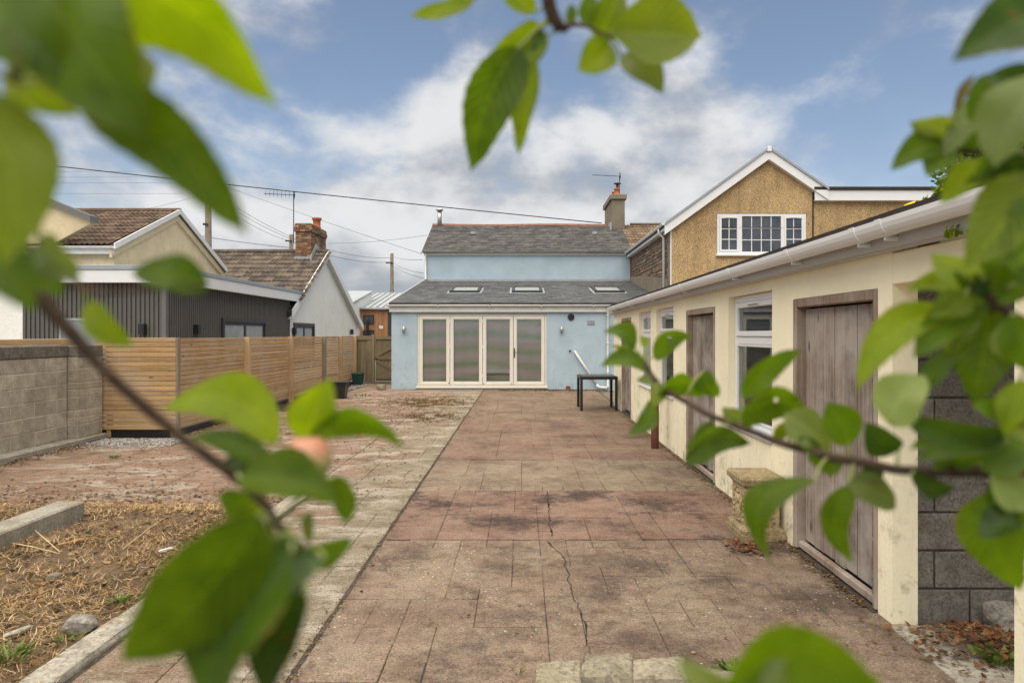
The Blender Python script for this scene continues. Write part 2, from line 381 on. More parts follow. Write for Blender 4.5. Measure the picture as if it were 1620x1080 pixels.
M['rubble'] = multi('rubble_stone', [(.15,.11,.083),(.19,.135,.098),(.13,.105,.085),(.27,.145,.085),(.18,.155,.125),(.105,.083,.07),(.28,.215,.15),(.2,.115,.078),(.16,.13,.1)], .9, .6, 22, False)
M['red_brick'] = multi('red_brick', [(.25,.085,.05),(.3,.11,.06),(.2,.07,.045)], .9, .4, 40, False)
M['chimney_brick'] = multi('mixed_chimney_brick', [(.20,.115,.07),(.27,.16,.095),(.14,.09,.062),(.34,.23,.14),(.22,.1,.055)], .9, .5, 35, True, .2, (.12,.105,.07))
M['chimney_render'] = render_wall('weathered_chimney_render', (.215, .185, .14), (.09, .08, .065), .8, .5, 20, 9.0, .15)
M['terracotta'] = plain('terracotta', (.42, .135, .065), .8, .25, .15, 6)
M['carved'] = masonry('lichened_cast_stone', (.25, .19, .1), (.5, .4, .235), (.56, .47, .3), .9, 45, (.16, .12, .05), .5)
M['rust'] = masonry('rusty_steel', (.075, .03, .018), (.155, .062, .036), (.2, .09, .05), .4, 40, None, 0, .2, .7)
M['pv_front'] = paving('stamped_concrete_brown', (.122,.083,.061), (.285,.206,.151), (.05,.039,.033), .66, 1.0, (.315,.255,.186), .68)
M['pv_red'] = paving('stamped_concrete_red', (.135,.079,.059), (.29,.187,.141), (.04,.031,.029), .85, .4, (.305,.226,.168), .52)
M['pv_buff'] = paving('stamped_concrete_buff', (.145,.104,.074), (.295,.223,.161), (.072,.057,.043), .5, .5, (.315,.26,.187), .7)
M['pv_rust'] = paving('stamped_concrete_rust', (.130,.080,.059), (.272,.181,.134), (.056,.043,.036), .55, .3, (.285,.215,.152), .58)
M['pv_far'] = paving('stamped_concrete_far', (.140,.093,.066), (.275,.194,.139), (.072,.056,.041), .5, .2, (.27,.212,.148), .6, .4)
def side_mat():
    t = NT('stamped_concrete_side'); mats = []
    sx_ = t.n.new('ShaderNodeSeparateXYZ'); t.link(t.pos.outputs['Position'], sx_.inputs[0])
    mid = t.noise(6.5, 9, .74); fine = t.noise(75, 4, .75); big = t.noise(.8, 8, .65, dist=.4)
    f = t.math('ADD', t.math('MULTIPLY', mid, .6), t.math('MULTIPLY', big, .4))
    grey = t.ramp(f, [(.36, (.20, .162, .112)), (.62, (.36, .31, .225))]); pink = t.ramp(f, [(.36, (.185, .115, .080)), (.62, (.35, .238, .168))])
    k = t.ramp(t.math('ADD', t.math('MULTIPLY', sx_.outputs[0], -.45), t.math('MULTIPLY', t.math('SUBTRACT', t.noise(1.1, 9, .7), .5), 2.2)), [(.70, 0), (1.35, 1)])
    c = t.mix(k, grey, pink)
    w = t.ramp(t.noise(1.25, 12, .72, vec=t.mp((1, 2.2, 1), (14, 29, 0)), dist=.5), [(.505, 0), (.58, 1)]); c = t.mix(t.math('MULTIPLY', w, .75), c, (.47, .415, .34))
    d = t.ramp(t.noise(2.0, 12, .78, vec=t.mp((1, 1.8, 1), (4, 9, 0)), dist=.6), [(.53, 0), (.61, 1)]); c = t.mix(t.math('MULTIPLY', d, .7), c, (.085, .062, .038))
    d2 = t.ramp(t.noise(5.5, 12, .8, vec=t.mp((1, 1.6, 1), (40, 3, 0)), dist=.5), [(.54, 0), (.60, 1)]); c = t.mix(t.math('MULTIPLY', d2, .6), c, (.11, .08, .05))
    c = t.mix(t.ramp(fine, [(.36, .8), (.52, 0)]), c, (.085, .06, .042)); c = t.mix(t.ramp(fine, [(.6, 0), (.72, .6)]), c, (.46, .40, .32))
    h = t.math('ADD', t.math('MULTIPLY', mid, 2.4), t.math('ADD', fine, t.math('MULTIPLY', t.noise(17, 6, .7), 1.8)))
    t.bsdf(c, .92, t.bump(h, .9, .01), .15); return t.m
M['pv_side'] = side_mat()
M['joint'] = masonry('dirty_joint', (.045, .037, .028), (.10, .083, .062), None, .5, 40)
M['crack'] = plain('crack_dirt', (.022, .018, .014), .95, .1, .3, 20)
M['soil'] = masonry('dry_soil', (.075, .05, .03), (.19, .13, .075), (.28, .21, .13), .9, 45)
M['dirt'] = masonry('earth', (.13, .105, .075), (.25, .21, .155), (.33, .29, .22), .8, 30)
M['straw'] = multi('dry_straw', [(.42,.255,.095),(.53,.35,.15),(.32,.185,.075),(.21,.12,.05),(.58,.44,.25),(.13,.08,.04),(.27,.17,.08),(.46,.36,.22)], .8, .0, 30, True, .2)
M['litter'] = multi('brown_litter', [(.075,.045,.024),(.11,.065,.03),(.05,.032,.019),(.16,.1,.046),(.26,.17,.08)], .9, 0, 30, True, .15)
M['litter_red'] = multi('russet_dead_leaves', [(.13,.055,.022),(.18,.08,.03),(.085,.04,.02),(.21,.11,.05),(.1,.06,.03)], .85, 0, 30, True, .2)
M['gravel'] = multi('gravel_chips', [(.2,.19,.18),(.3,.29,.27),(.14,.13,.125),(.4,.385,.36),(.25,.21,.17)], .9, .3, 60, True)
M['weed'] = multi('weed_green', [(.07,.12,.018),(.11,.165,.025),(.15,.19,.04)], .6, 0, 30, True, .3)
M['green_plastic'] = plain('dark_green_plastic', (.012, .055, .045), .5, .4, .15, 4)
M['yellow'] = plain('yellow_leaf', (.72, .52, .02), .6, .3, .1, 20)
M['wire'] = plain('cable_black', (.02, .02, .022), .6, .3, .1, 4)
M['wire_pale'] = plain('thin_cable', (.16, .18, .2), .6, .3, .1, 4)
M['corrugated'] = plain('pale_metal_roof', (.36, .385, .395), .65, .3, .06, 1)
M['felt'] = plain('dark_roof_felt', (.045, .035, .03), .9, .2, .3, 8, .4, 50)
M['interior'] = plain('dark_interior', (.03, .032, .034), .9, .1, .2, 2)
M['net'] = plain('net_curtain', (.78, .80, .76), .9, .1, .12, 5)
M['table'] = plain('black_table_frame', (.016, .017, .019), .4, .4, .15, 5)
M['table_top'] = plain('smoked_table_top', (.035, .036, .038), .3, .4, .1, 3)

def glass(name, tint=(.55, .6, .6), refl=.12, trans=.7):
    t = NT(name); g = t.n.new('ShaderNodeBsdfGlossy'); g.inputs[1].default_value = .015; g.inputs[0].default_value = (.9, .95, 1, 1)
    tr = t.n.new('ShaderNodeBsdfTransparent'); tr.inputs[0].default_value = (*[x * trans for x in tint], 1)
    lw = t.n.new('ShaderNodeFresnel'); lw.inputs[0].default_value = 1.5
    f = t.math('ADD', lw.outputs[0], refl, clamp=True)
    m = t.n.new('ShaderNodeMixShader'); t.link(f, m.inputs[0]); t.link(tr.outputs[0], m.inputs[1]); t.link(g.outputs[0], m.inputs[2])
    t.link(m.outputs[0], t.out.inputs[0]); return t.m
M['glass'] = glass('window_glass', (.9, .95, .93), .05, .92)
M['glass_clear'] = glass('door_glass', (.95, .97, .96), .03, .95)
def pane_dark():
    t = NT('reflecting_pane'); t.bsdf(t.ramp(t.noise(1.2, 3), [(.35, (.035, .04, .05)), (.65, (.09, .10, .12))]), .06, None, .6); return t.m
M['pane_dark'] = pane_dark()
def blind():
    """fine mesh blind with its moire shimmer painted in as faint green and mauve bands"""
    t = NT('mesh_blind'); n = t.noise(.55, 2, .4)
    s = t.n.new('ShaderNodeSeparateXYZ'); t.link(t.pos.outputs['Position'], s.inputs[0])
    ph = t.math('ADD', t.math('MULTIPLY', s.outputs[2], 14.0), t.math('MULTIPLY', t.math('SINE', t.math('MULTIPLY', s.outputs[0], 1.3)), 1.3))
    ph = t.math('ADD', ph, t.math('MULTIPLY', n, 3.0))
    w = t.math('ADD', t.math('MULTIPLY', t.math('SINE', ph), .5), .5)  # optical shimmer across the mesh, put into the colour
    c = t.ramp(w, [(0.0, (.52, .56, .39)), (.35, (.63, .59, .50)), (.65, (.71, .59, .55)), (1, (.78, .62, .59))])
    fine = t.ramp(t.noise(1.0, 2, .5, vec=t.mp((5, 1, .5))), [(.3, .94), (.7, 1.05)])
    c = t.mix(1.0, c, fine, 'MULTIPLY'); t.bsdf(c, .8, None, .2); return t.m
M['blind'] = blind()

def leaf_mat(name, top, hi, under, trans=.42, spot=True):
    t = NT(name); uv = t.n.new('ShaderNodeUVMap').outputs[0]
    s = t.n.new('ShaderNodeSeparateXYZ'); t.link(uv, s.inputs[0])
    a = t.math('ABSOLUTE', t.math('SUBTRACT', s.outputs[0], .5))
    rib = t.ramp(a, [(0.0, 1), (0.028, 0)])
    vein = t.math('SINE', t.math('MULTIPLY', t.math('SUBTRACT', s.outputs[1], t.math('MULTIPLY', a, .55)), 62.0))
    vm = t.ramp(vein, [(.72, 0), (1.0, .8)])
    c = t.ramp(t.noise(38, 4, .6), [(.3, top), (.7, hi)])
    rr = t.ramp(t.rnd(), [(0, .72), (1, 1.3)])
    c = t.mix(1.0, c, rr, 'MULTIPLY')
    pale = scale_c(hi, 1.7)
    c = t.mix(t.math('MULTIPLY', t.math('MAXIMUM', rib, t.math('MULTIPLY', vm, .8)), .75), c, pale)
    if spot:
        sp = t.ramp(t.noise(60, 3, .55), [(.68, 0), (.74, .85)]); c = t.mix(sp, c, (.13, .06, .012))
        ed = t.math('MULTIPLY', t.ramp(t.math('ADD', a, t.math('MULTIPLY', t.noise(45, 4, .7), .14)), [(.53, 0), (.57, 1)]), t.ramp(t.rnd(), [(.35, 0), (.75, .8)])); c = t.mix(ed, c, (.17, .10, .03))
        yl = t.ramp(t.noise(26, 4, .6), [(.5, 0), (.7, .5)]); c = t.mix(yl, c, scale_c(hi, 1.55))
    cu = t.mix(t.math('MULTIPLY', t.math('MAXIMUM', rib, vm), .5), under, scale_c(under, 1.4))
    c = t.mix(t.pos.outputs['Backfacing'], c, cu)
    h = t.math('SUBTRACT', t.math('MULTIPLY', t.noise(90, 3), .4), t.math('MAXIMUM', rib, vm))
    nm = t.bump(h, .35, .0015)
    b = t.bsdf(c, t.mix(t.pos.outputs['Backfacing'], (.38, .38, .38), (.75, .75, .75)), nm, .30)
    tr = t.n.new('ShaderNodeBsdfTranslucent'); t.link(t.mix(1.0, c, (2.1, 2.1, .4), 'MULTIPLY'), tr.inputs[0]); t.link(nm, tr.inputs[1])
    m = t.n.new('ShaderNodeMixShader'); m.inputs[0].default_value = trans
    t.link(b.outputs[0], m.inputs[1]); t.link(tr.outputs[0], m.inputs[2]); t.link(m.outputs[0], t.out.inputs[0]); return t.m
M['leaf'] = leaf_mat('apple_leaf', (.045, .092, .0025), (.092, .155, .005), (.17, .215, .055), .52)
M['leaf_br'] = leaf_mat('bright_apple_leaf', (.115, .178, .0025), (.185, .25, .007), (.23, .28, .06), .6)  # brighter yellow-green copy; backlit glow is partly put into its colour
M['leaf_dk'] = leaf_mat('dark_apple_leaf', (.018, .046, .002), (.042, .083, .004), (.12, .16, .06), .3)
M['leaf_pale'] = leaf_mat('pale_apple_leaf', (.15, .20, .055), (.20, .25, .08), (.23, .28, .11), .4, False)
M['leaf_grey'] = leaf_mat('grey_green_leaf', (.09, .125, .03), (.125, .16, .05), (.16, .2, .08), .42, False)
M['leaf_md'] = leaf_mat('mid_apple_leaf', (.044, .085, .0015), (.084, .137, .003), (.16, .2, .045), .55)
M['leaf_dk2'] = leaf_mat('dull_dark_leaf', (.032, .065, .015), (.058, .095, .026), (.12, .16, .07), .25)
M['leaf_back'] = leaf_mat('soft_green_leaf', (.095, .135, .010), (.135, .175, .022), (.18, .22, .07), .45, False)
M['leaf_shine'] = leaf_mat('glossy_leaf', (.035, .075, .004), (.075, .125, .012), (.14, .18, .06), .38)
M['leaf_brown'] = leaf_mat('withered_leaf', (.08, .07, .022), (.13, .105, .04), (.15, .12, .06), .3)
M['stalk'] = plain('leaf_stalk', (.26, .30, .10), .6, .3, .15, 40)
M['bark'] = masonry('apple_bark', (.055, .037, .024), (.125, .088, .06), (.19, .15, .11), .6, 160)
def fruit_mat():
    t = NT('blushing_young_apple'); oc = t.n.new('ShaderNodeTexCoord').outputs['Generated']; z = t.n.new('ShaderNodeSeparateXYZ'); t.link(oc, z.inputs[0])
    f = t.math('ADD', z.outputs[2], t.math('MULTIPLY', t.math('SUBTRACT', t.noise(90, 4, .6), .5), .7)); c = t.ramp(f, [(.3, (.20, .25, .06)), (.55, (.36, .29, .12)), (.85, (.50, .22, .14))])
    t.bsdf(c, .4, t.bump(t.noise(300, 3), .15, .001), .4); return t.m
M['fruit'] = fruit_mat()
M['fruit_green'] = plain('green_young_apple', (.27, .33, .10), .5, .4, .15, 45)

# ================================================================== THE SETTING: ground and paving
g = MB(); n = 24
g.quad((-400, -100, -.06), (400, -100, -.06), (400, 900, -.06), (-400, 900, -.06))
struct(g.build('ground', M['dirt']))

def ashlar(x0, x1, y0, y1, cell, soldier=(False, False)):
    nx, ny = max(1, round((x1 - x0) / cell)), max(1, round((y1 - y0) / cell))
    cx, cy = (x1 - x0) / nx, (y1 - y0) / ny
    occ = [[False] * ny for _ in range(nx)]; out = []
    opts = [(1, 1), (2, 1), (1, 2), (2, 2), (3, 2), (2, 3), (3, 3), (3, 1)]; wt = [3, 4, 4, 7, 6, 6, 4, 2]
    for j in range(ny):
        for i in range(nx):
            if occ[i][j]: continue
            if (soldier[0] and j == 0) or (soldier[1] and j == ny - 1): o = [(1, 1)]
            else: o = random.choices(opts, wt, k=6) + [(1, 1)]
            for w, h in o:
                top = ny - (1 if soldier[1] and j < ny - 1 else 0)
                if i + w <= nx and j + h <= top and all(not occ[a][b] for a in range(i, i + w) for b in range(j, j + h)): break
            for a in range(i, i + w):
                for b in range(j, j + h): occ[a][b] = True
            out.append((x0 + i * cx, x0 + (i + w) * cx, y0 + j * cy, y0 + (j + h) * cy))
    return out
def stone_mb(mb, r, gap=.0019, top=0.0, ch=.004):
    x0, x1, y0, y1 = r[0] + gap, r[1] - gap, r[2] + gap, r[3] - gap; J = .003
    z = top + U(-.0025, .0025); tilt = [z + U(-.0015, .0015) for _ in range(4)]
    b = [(x0 + U(-J, J), y0 + U(-J, J)), (x1 + U(-J, J), y0 + U(-J, J)), (x1 + U(-J, J), y1 + U(-J, J)), (x0 + U(-J, J), y1 + U(-J, J))]
    cx, cy = (x0 + x1) / 2, (y0 + y1) / 2
    ins = [(px + (ch if px < cx else -ch), py + (ch if py < cy else -ch)) for px, py in b]
    v = [(p[0], p[1], top - .03) for p in b] + [(p[0], p[1], t - ch * .8) for p, t in zip(b, tilt)] + [(p[0], p[1], t) for p, t in zip(ins, tilt)]
    f = [(8, 9, 10, 11)] + [(i, (i + 1) % 4, 4 + (i + 1) % 4, 4 + i) for i in range(4)] + [(4 + i, 4 + (i + 1) % 4, 8 + (i + 1) % 4, 8 + i) for i in range(4)]
    mb.add(v, f)
def lay(parent, rects, mat, limit=300, gap=.0019, keep=None):
    if keep: rects = [r for r in rects if keep(r)]
    rects.sort(key=lambda r: -((r[1] - r[0]) * (r[3] - r[2])) / max(r[2], 1) ** 3)
    rest = MB()
    for i, r in enumerate(rects):
        if i < limit: mb = MB(); stone_mb(mb, r, gap); mb.build('paving_stone', mat, parent)
        else: stone_mb(rest, r, gap)
    if rest.v: rest.build('far_paving', mat, parent, kind='stuff')
patio = thing('patio', 'stamped concrete patio in coloured bays between side strip and outbuilding', 'patio', (.5, 11, 0)); del patio['category']; struct(patio)
PX0, PX1 = -1.065, 2.16
bays = [(2.75, 5.325, 'pv_front', .20, (False, True)), (5.345, 7.005, 'pv_red', .208, (False, False)), (7.015, 8.715, 'pv_buff', .21, (True, False)),
        (8.73, 12.75, 'pv_rust', .25, (False, False)), (12.77, 17.6, 'pv_far', .28, (False, False)), (17.62, 19.93, 'pv_far', .28, (False, False))]
for y0, y1, mt, cell, sol in bays:
    bed = MB(); bed.box(PX0, PX1 + .05, y0, y1, -.05, -.0065)
    bay = bed.build('patio_bay', M['joint'], patio)
    lay(bay, ashlar(PX0, PX1, y0, y1, cell, sol), M[mt], 60 if y0 > 12 else 200)
    if y0 in (2.75, 5.345):     # the crack that wanders through the front bays
        c = MB(); pts = []
        path = {2.75: [(868, 856), (893, 885), (898, 910), (905, 940), (914, 960), (925, 985), (930, 1020), (934, 1035)],
                5.345: [(864, 777), (868, 795), (869, 810), (870, 830), (876, 850)]}[y0]
        P = [gnd(*p) for p in path]; Q = []
        for a, b in zip(P, P[1:]):
            for k in range(7): Q.append(a.lerp(b, k / 7) + Vector((U(-.012, .012), U(-.01, .01), 0)))
        for i in range(len(Q) - 1):
            w0, w1 = .002 + .004 * noise.noise(Q[i] * 6) ** 2 * 4, .002 + .004 * noise.noise(Q[i+1] * 6) ** 2 * 4
            c.quad((Q[i].x - w0, Q[i].y, .0045), (Q[i].x + w0, Q[i].y, .0045), (Q[i+1].x + w1, Q[i+1].y, .0045), (Q[i+1].x - w1, Q[i+1].y, .0045))
        c.build('crack', M['crack'], bay)
yard = thing('side_paving', 'weathered grey and pink stamped paving between patio and larch fence', 'paving', (-3.5, 12, 0)); del yard['category']; struct(yard)
strip = MB(); strip.box(-2.2, -1.068, 2.75, 20, -.05, -.0075); strip = strip.build('grey_strip', M['joint'], yard)
lay(strip, ashlar(-2.08, -1.09, 2.75, 6.3, .2) + ashlar(-2.2, -1.09, 6.3, 12.0, .22) + ashlar(-2.2, -1.09, 12, 19.9, .28), M['pv_side'], 150, .0012)
side = MB(); side.box(-6.6, -2.2, 6.2, 23.4, -.05, -.0085); side = side.build('pink_field', M['joint'], yard)
lay(side, ashlar(-6.45, -2.21, 6.3, 14.2, .26) + ashlar(-5.4, -2.21, 14.2, 22.2, .3), M['pv_side'], 290, .0012, keep=lambda r: r[0] > -5.4 or r[3] < 10.0)
# bare concrete apron at the outbuilding's corner
a = MB(); a.prism([(2.0, 3.0), (2.9, 2.9), (2.95, 3.75), (2.02, 3.75)], 'z', -.05, .006)
struct(a.build('concrete_apron', M['kerb']))

# ------------------------------------------------------------------ planting bed of dry straw
def heap(name, mat, poly_fn, n, size, parent=None, zf=lambda x, y: 0.0, flat=.6, thin=.12, kind='stuff', seg=2):
    """n small slivers or flakes scattered by poly_fn() -> (x, y)"""
    mb = MB()
    for _ in range(n):
        x, y = poly_fn(); L = U(*size); w = L * U(thin * .6, thin * 1.4); a = U(0, 6.283); e = U(-.15, flat)
        d = Vector((math.cos(a) * math.cos(e), math.sin(a) * math.cos(e), math.sin(e)))
        s_ = d.cross(Vector((U(-.5, .5), U(-.5, .5), 1))).normalized() * w * .5
        p = Vector((x, y, zf(x, y) + U(.002, .012) + max(0, -d.z * L)))
        k = Vector((U(-.2, .2), U(-.2, .2), U(-.1, .25))) * L
        q = p + d * L * .5 + k * .4; r = p + d * L
        mb.add([p - s_, p + s_, q + s_, q - s_, r], [(0, 1, 2, 3), (3, 2, 4)])
    return mb.build(name, mat, parent, kind=kind)
def bed_z(x, y):
    e = min(1, max(0, (-2.3 - x) / .3)) * min(1, max(0, (6.35 - y) / .35))
    return e * (.035 + .06 * noise.noise(Vector((x * 1.3, y * 1.3, 2))) + .022 * noise.noise(Vector((x * 6, y * 6, 5)))) + .004
mb = MB(); nx, ny = 60, 60; bx = [-7.2 + i * (7.2 - 2.27) / nx for i in range(nx + 1)]; by = [2.2 + j * 4.15 / ny for j in range(ny + 1)]
mb.add([(x, y, bed_z(x, y)) for y in by for x in bx], [(j*(nx+1)+i, j*(nx+1)+i+1, (j+1)*(nx+1)+i+1, (j+1)*(nx+1)+i) for j in range(ny) for i in range(nx)])
struct(mb.build('planting_bed', M['soil'], smooth=True))
def bed_pt():
    while True:
        x, y = U(-6.2, -2.3), U(2.6, 6.35)
        if -3.99 < x < -3.72 and 4.2 < y < 5.9: continue
        if noise.noise(Vector((x * 2.6, y * 2.6, 9))) > -.12 or random.random() < .3: return x, y
o = heap('straw', M['straw'], bed_pt, 60000, (.008, .075), None, bed_z, .8, .045); o['label'] = 'dry golden straw and dead weeds covering the planting bed'; o['category'] = 'straw'
def bed_edge(): return U(-6.2, -2.35), 6.3 + abs(random.gauss(0, .16))
o = heap('straw', M['straw'], bed_edge, 900, (.02, .10), None, lambda x, y: .004, .35, .06); o['label'] = 'loose straw spilled over the far edge of the bed'; o['category'] = 'straw'
def spill(): return -2.28 + abs(random.gauss(0, .16)), U(2.7, 6.4)
o = heap('straw', M['straw'], spill, 700, (.012, .06), None, lambda x, y: .026 if x < -2.09 else .004, .3, .07); o['label'] = 'stray straw spilled across the bed kerb'; o['category'] = 'straw'
def rim(): return U(-5.6, -2.1), 6.35 + abs(random.gauss(0, .45))
o = heap('wood_chips', M['litter'], rim, 900, (.01, .05), None, lambda x, y: .003, .3, .5); o['label'] = 'brown crumbs and chips scattered on the paving beyond the bed'; o['category'] = 'chips'
o = heap('wood_chips', M['litter'], bed_pt, 5000, (.012, .06), None, bed_z, .3, .5); o['label'] = 'small brown bark chips strewn among the bed straw'; o['category'] = 'chips'

def rock(name, mat, loc, size, seed, label=None, cat='stone', sub=3, rz=0, rough=.28, parent=None, group=None, box=.5):
    """broken stone: convex hull of jittered points, edges worn, faces roughened"""
    rn = random.Random(seed * 13 + 5); bm = bmesh.new()
    for i in (-1, 0, 1):
        for j in (-1, 0, 1):
            for k in (-1, 0, 1):
                if (i, j, k) == (0, 0, 0): continue
                p = Vector((i, j, k)); p = p.lerp(p.normalized(), 1 - box); p *= 1 + rn.uniform(-rough, rough * .35); bm.verts.new(p + Vector((rn.uniform(-.1, .1), rn.uniform(-.1, .1), rn.uniform(-.1, .1))))
    bmesh.ops.convex_hull(bm, input=bm.verts); bmesh.ops.delete(bm, geom=[v for v in bm.verts if not v.link_faces], context='VERTS')
    bmesh.ops.bevel(bm, geom=list(bm.edges), offset=.06, segments=1, affect='EDGES')
    bmesh.ops.triangulate(bm, faces=bm.faces); bmesh.ops.subdivide_edges(bm, edges=bm.edges, cuts=2, use_grid_fill=True)
    for v in bm.verts:
        p = v.co; p = p * (1 + .05 * noise.noise(p * 2.6 + Vector((seed, 0, 0))) + .035 * noise.noise(p * 7 + Vector((0, seed, 0)))); v.co = Vector((p.x * size[0] / 2, p.y * size[1] / 2, p.z * size[2] / 2))
    me = bpy.data.meshes.new(name); bm.to_mesh(me); bm.free(); me.materials.append(mat)
    o = link(name, me, parent, loc, (0, 0, rz))
    if label: tag(o, label, cat, group)
    return o
p = gnd(117, 1008); rock('rock', M['rock'], p + Vector((0, .05, .05)), (.17, .14, .10), 3, 'grey angular rock lying on the straw beside the kerb', 'rock')
p = gnd(87, 920); rock('stone', M['rock_pale'], p + Vector((0, 0, .03)), (.07, .06, .05), 5, 'small pale tan stone on the straw bed')
p = gnd(30, 1010); rock('wood_offcut', M['kerb'], p + Vector((0, 0, .04)), (.03, .16, .025), 8, 'short white splinter of wood in the straw', 'wood', 2, -.4)
p = gnd(262, 880); rock('plastic_scrap', M['white_old'], p + Vector((0, 0, .05)), (.035, .10, .02), 9, 'curled white scrap standing out of the straw', 'scrap', 2, -.5)
p = gnd(112, 868); rock('wood_offcut', M['straw'], p + Vector((0, 0, .05)), (.035, .22, .02), 4, 'splintered tan stick lying near the concrete beam end', 'stick', 2, -.5)
p = gnd(602, 617); rock('boulder', M['rock_pale'], p + Vector((0, .1, .08)), (.28, .2, .16), 6, 'pale rounded boulder on the ground beside the blue house corner', 'boulder')
def twig(name, pts, r, mat, label, cat):
    o = MB().tube(pts, r, 5).build(name, mat, None, True); return tag(o, label, cat)
P = lambda px, py, dz: gnd(px, py) + Vector((0, 0, dz))
twig('dry_stalk', [P(10, 872, .07), P(50, 884, .09), P(95, 889, .06)], .004, M['straw'], 'long bent dry stalk lying below the concrete beam', 'stalk')
twig('dry_stalk', [P(45, 850, .10), P(70, 870, .09), P(95, 886, .06)], .0035, M['straw'], 'thin dry stalk crossing the long bent one below the beam', 'stalk')
twig('dry_stalk', [P(195, 878, .05), P(240, 850, .09), P(275, 823, .07)], .003, M['straw'], 'straight dry stalk slanting across the far straw', 'stalk')

# concrete beam in the bed
o = MB().cbox(-3.98, -3.74, 4.1, 5.86, -.03, .175, .012).build('concrete_beam', M['kerb']); tag(o, 'long grey concrete beam lying in the straw bed', 'concrete beam')
# kerb between bed and paving: single cast lengths
kerb = thing('kerb', 'cracked concrete kerb edging the straw bed', 'kerb', (-2.18, 4.5, 0)); del kerb['category']; struct(kerb)
y = 2.3; kk = 40
while y < 6.1:
    L = U(.5, .95); kk += 1
    rock('kerb_stone', M['kerb'], (-2.185 + U(-.012, .012), y + L / 2, -.012 + U(-.008, .006)), (U(.15, .19), L + .02, .085), kk, None, sub=3, rz=U(-.03, .03), rough=.10, parent=kerb, box=.96); y += L
# ------------------------------------------------------------------ loose stones along the bottom edge of the patio
for i, (px, py, w, d, h, sd_, lab) in enumerate([(885, 1085, .24, .24, .16, 11, 'buff square stone, first of the row along the patio edge'),
        (960, 1078, .25, .26, .21, 12, 'grey squarish stone beside the first buff one at the patio edge'),
        (1042, 1080, .30, .24, .18, 13, 'long mossy stone third in the row at the patio edge'),
        (1135, 1088, .26, .2, .13, 14, 'low flat stone fourth in the row, below the blurred leaf')]):
    rock('edging_stone', M['rock_pale'], gnd(px, py) + Vector((0, -.01, -.004)), (w, d, h), sd_, lab, 'stone', 3, U(-.2, .2), .2, box=.8, group='stones along the patio edge')
for px, py, s_, lab in [(1230, 1058, .12, 'flat pale stone by the yellow weeds'), (1575, 985, .2, 'grey rubble stone propped against the dark blocks'), (1330, 1062, .1, 'small stone in the earth near the weeds')]:
    rock('loose_stone', M['rock'], gnd(px, py) + Vector((0, 0, s_ * .3)), (s_, s_ * .8, s_ * .75), px, lab, 'stone')

# ------------------------------------------------------------------ leaf litter, gravel and weeds
def blob(cx, cy, rx, ry):
    def f():
        while True:
            x, y = random.gauss(cx, rx), random.gauss(cy, ry)
            if noise.noise(Vector((x * 3, y * 3, 4))) > -.1: return x, y
    return f
Z0 = lambda x, y: .004
for cx, cy, rx, ry, n_, lab in [(-2.2, 16.0, .6, .8, 7000, 'brown leaf litter in a drift on the paving near the fence gate'),
                                (-1.75, 13.2, .4, .5, 2500, 'brown litter patch beside the patio joint'),
                                (-3.4, 11.6, .6, .8, 2200, 'scattered brown litter on the pink paving')]:
    o = heap('leaf_litter', M['litter'], blob(cx, cy, rx, ry), n_, (.01, .04), None, Z0, .4, .5); o['label'] = lab; o['category'] = 'leaf litter'
def scat(): return U(-5.3, -1.1), U(6.6, 18)
o = heap('leaf_litter', M['litter'], scat, 3500, (.008, .04), None, Z0, .2, .6); o['label'] = 'bits of dead leaf strewn all over the side paving'; o['category'] = 'leaf litter'
def scat2(): return U(-1.0, 2.0), 3.1 + 9 * random.random() ** 1.6
o = heap('leaf_litter', M['litter'], scat2, 260, (.008, .024), None, Z0, .3, .6); o['label'] = 'specks of dead leaf strewn over the patio bays'; o['category'] = 'leaf litter'
def by_house(): return U(-.6, 2.4), 19.7 - abs(random.gauss(0, .25))
o = heap('leaf_litter', M['litter'], by_house, 700, (.02, .07), None, Z0, .3, .6); o['label'] = 'dead leaves blown along the foot of the blue wall'; o['category'] = 'leaf litter'
def straw_patch(): return random.gauss(-2.0, .5), random.gauss(16.2, .8)
o = heap('straw', M['straw'], straw_patch, 700, (.03, .1), None, Z0, .3, .08); o['label'] = 'pale straw mixed into the litter near the house'; o['category'] = 'straw'
def joint_l(): return -1.075 + random.gauss(0, .025), 3 + 12 * random.random() ** 1.5
o = heap('joint_moss', M['litter'], joint_l, 900, (.006, .02), None, lambda x, y: -.002, .4, .6); o['label'] = 'dark moss and crumbs filling the long patio joint'; o['category'] = 'moss'
o = heap('dead_leaves', M['litter_red'], lambda: (random.gauss(2.36, .16), random.gauss(3.48, .13)), 900, (.015, .045), None, lambda x, y: .01 + max(0, .07 - .25 * math.hypot(x - 2.36, y - 3.5)), .5, .55); o['label'] = 'heap of russet dead leaves at the foot of the dark block wall'; o['category'] = 'dead leaves'
o = heap('dead_leaves', M['litter_red'], lambda: (random.gauss(1.68, .08), random.gauss(5.12, .09)), 130, (.015, .05), None, Z0, .4, .6); o['label'] = 'few russet leaves caught at the base of the carved pedestal'; o['category'] = 'dead leaves'
mb = MB()
for _ in range(2600):
    x, y = -6.35 + U(0, 1.35) * 1.0, 10.45 - abs(random.gauss(0, .35)); s_ = U(.008, .022); h = s_ * U(.5, .9)
    c = [Vector((U(-1, 1), U(-1, 1), U(-.3, 1))).normalized() * s_ for _ in range(6)]; b = Vector((x, y, .006 + h * .3))
    mb.add([b + Vector((s_, 0, 0)), b + Vector((0, s_, 0)), b + Vector((-s_, 0, 0)), b + Vector((0, -s_, 0)), b + Vector((U(-.4, .4) * s_, U(-.4, .4) * s_, h))], [(0, 1, 4), (1, 2, 4), (2, 3, 4), (3, 0, 4)])
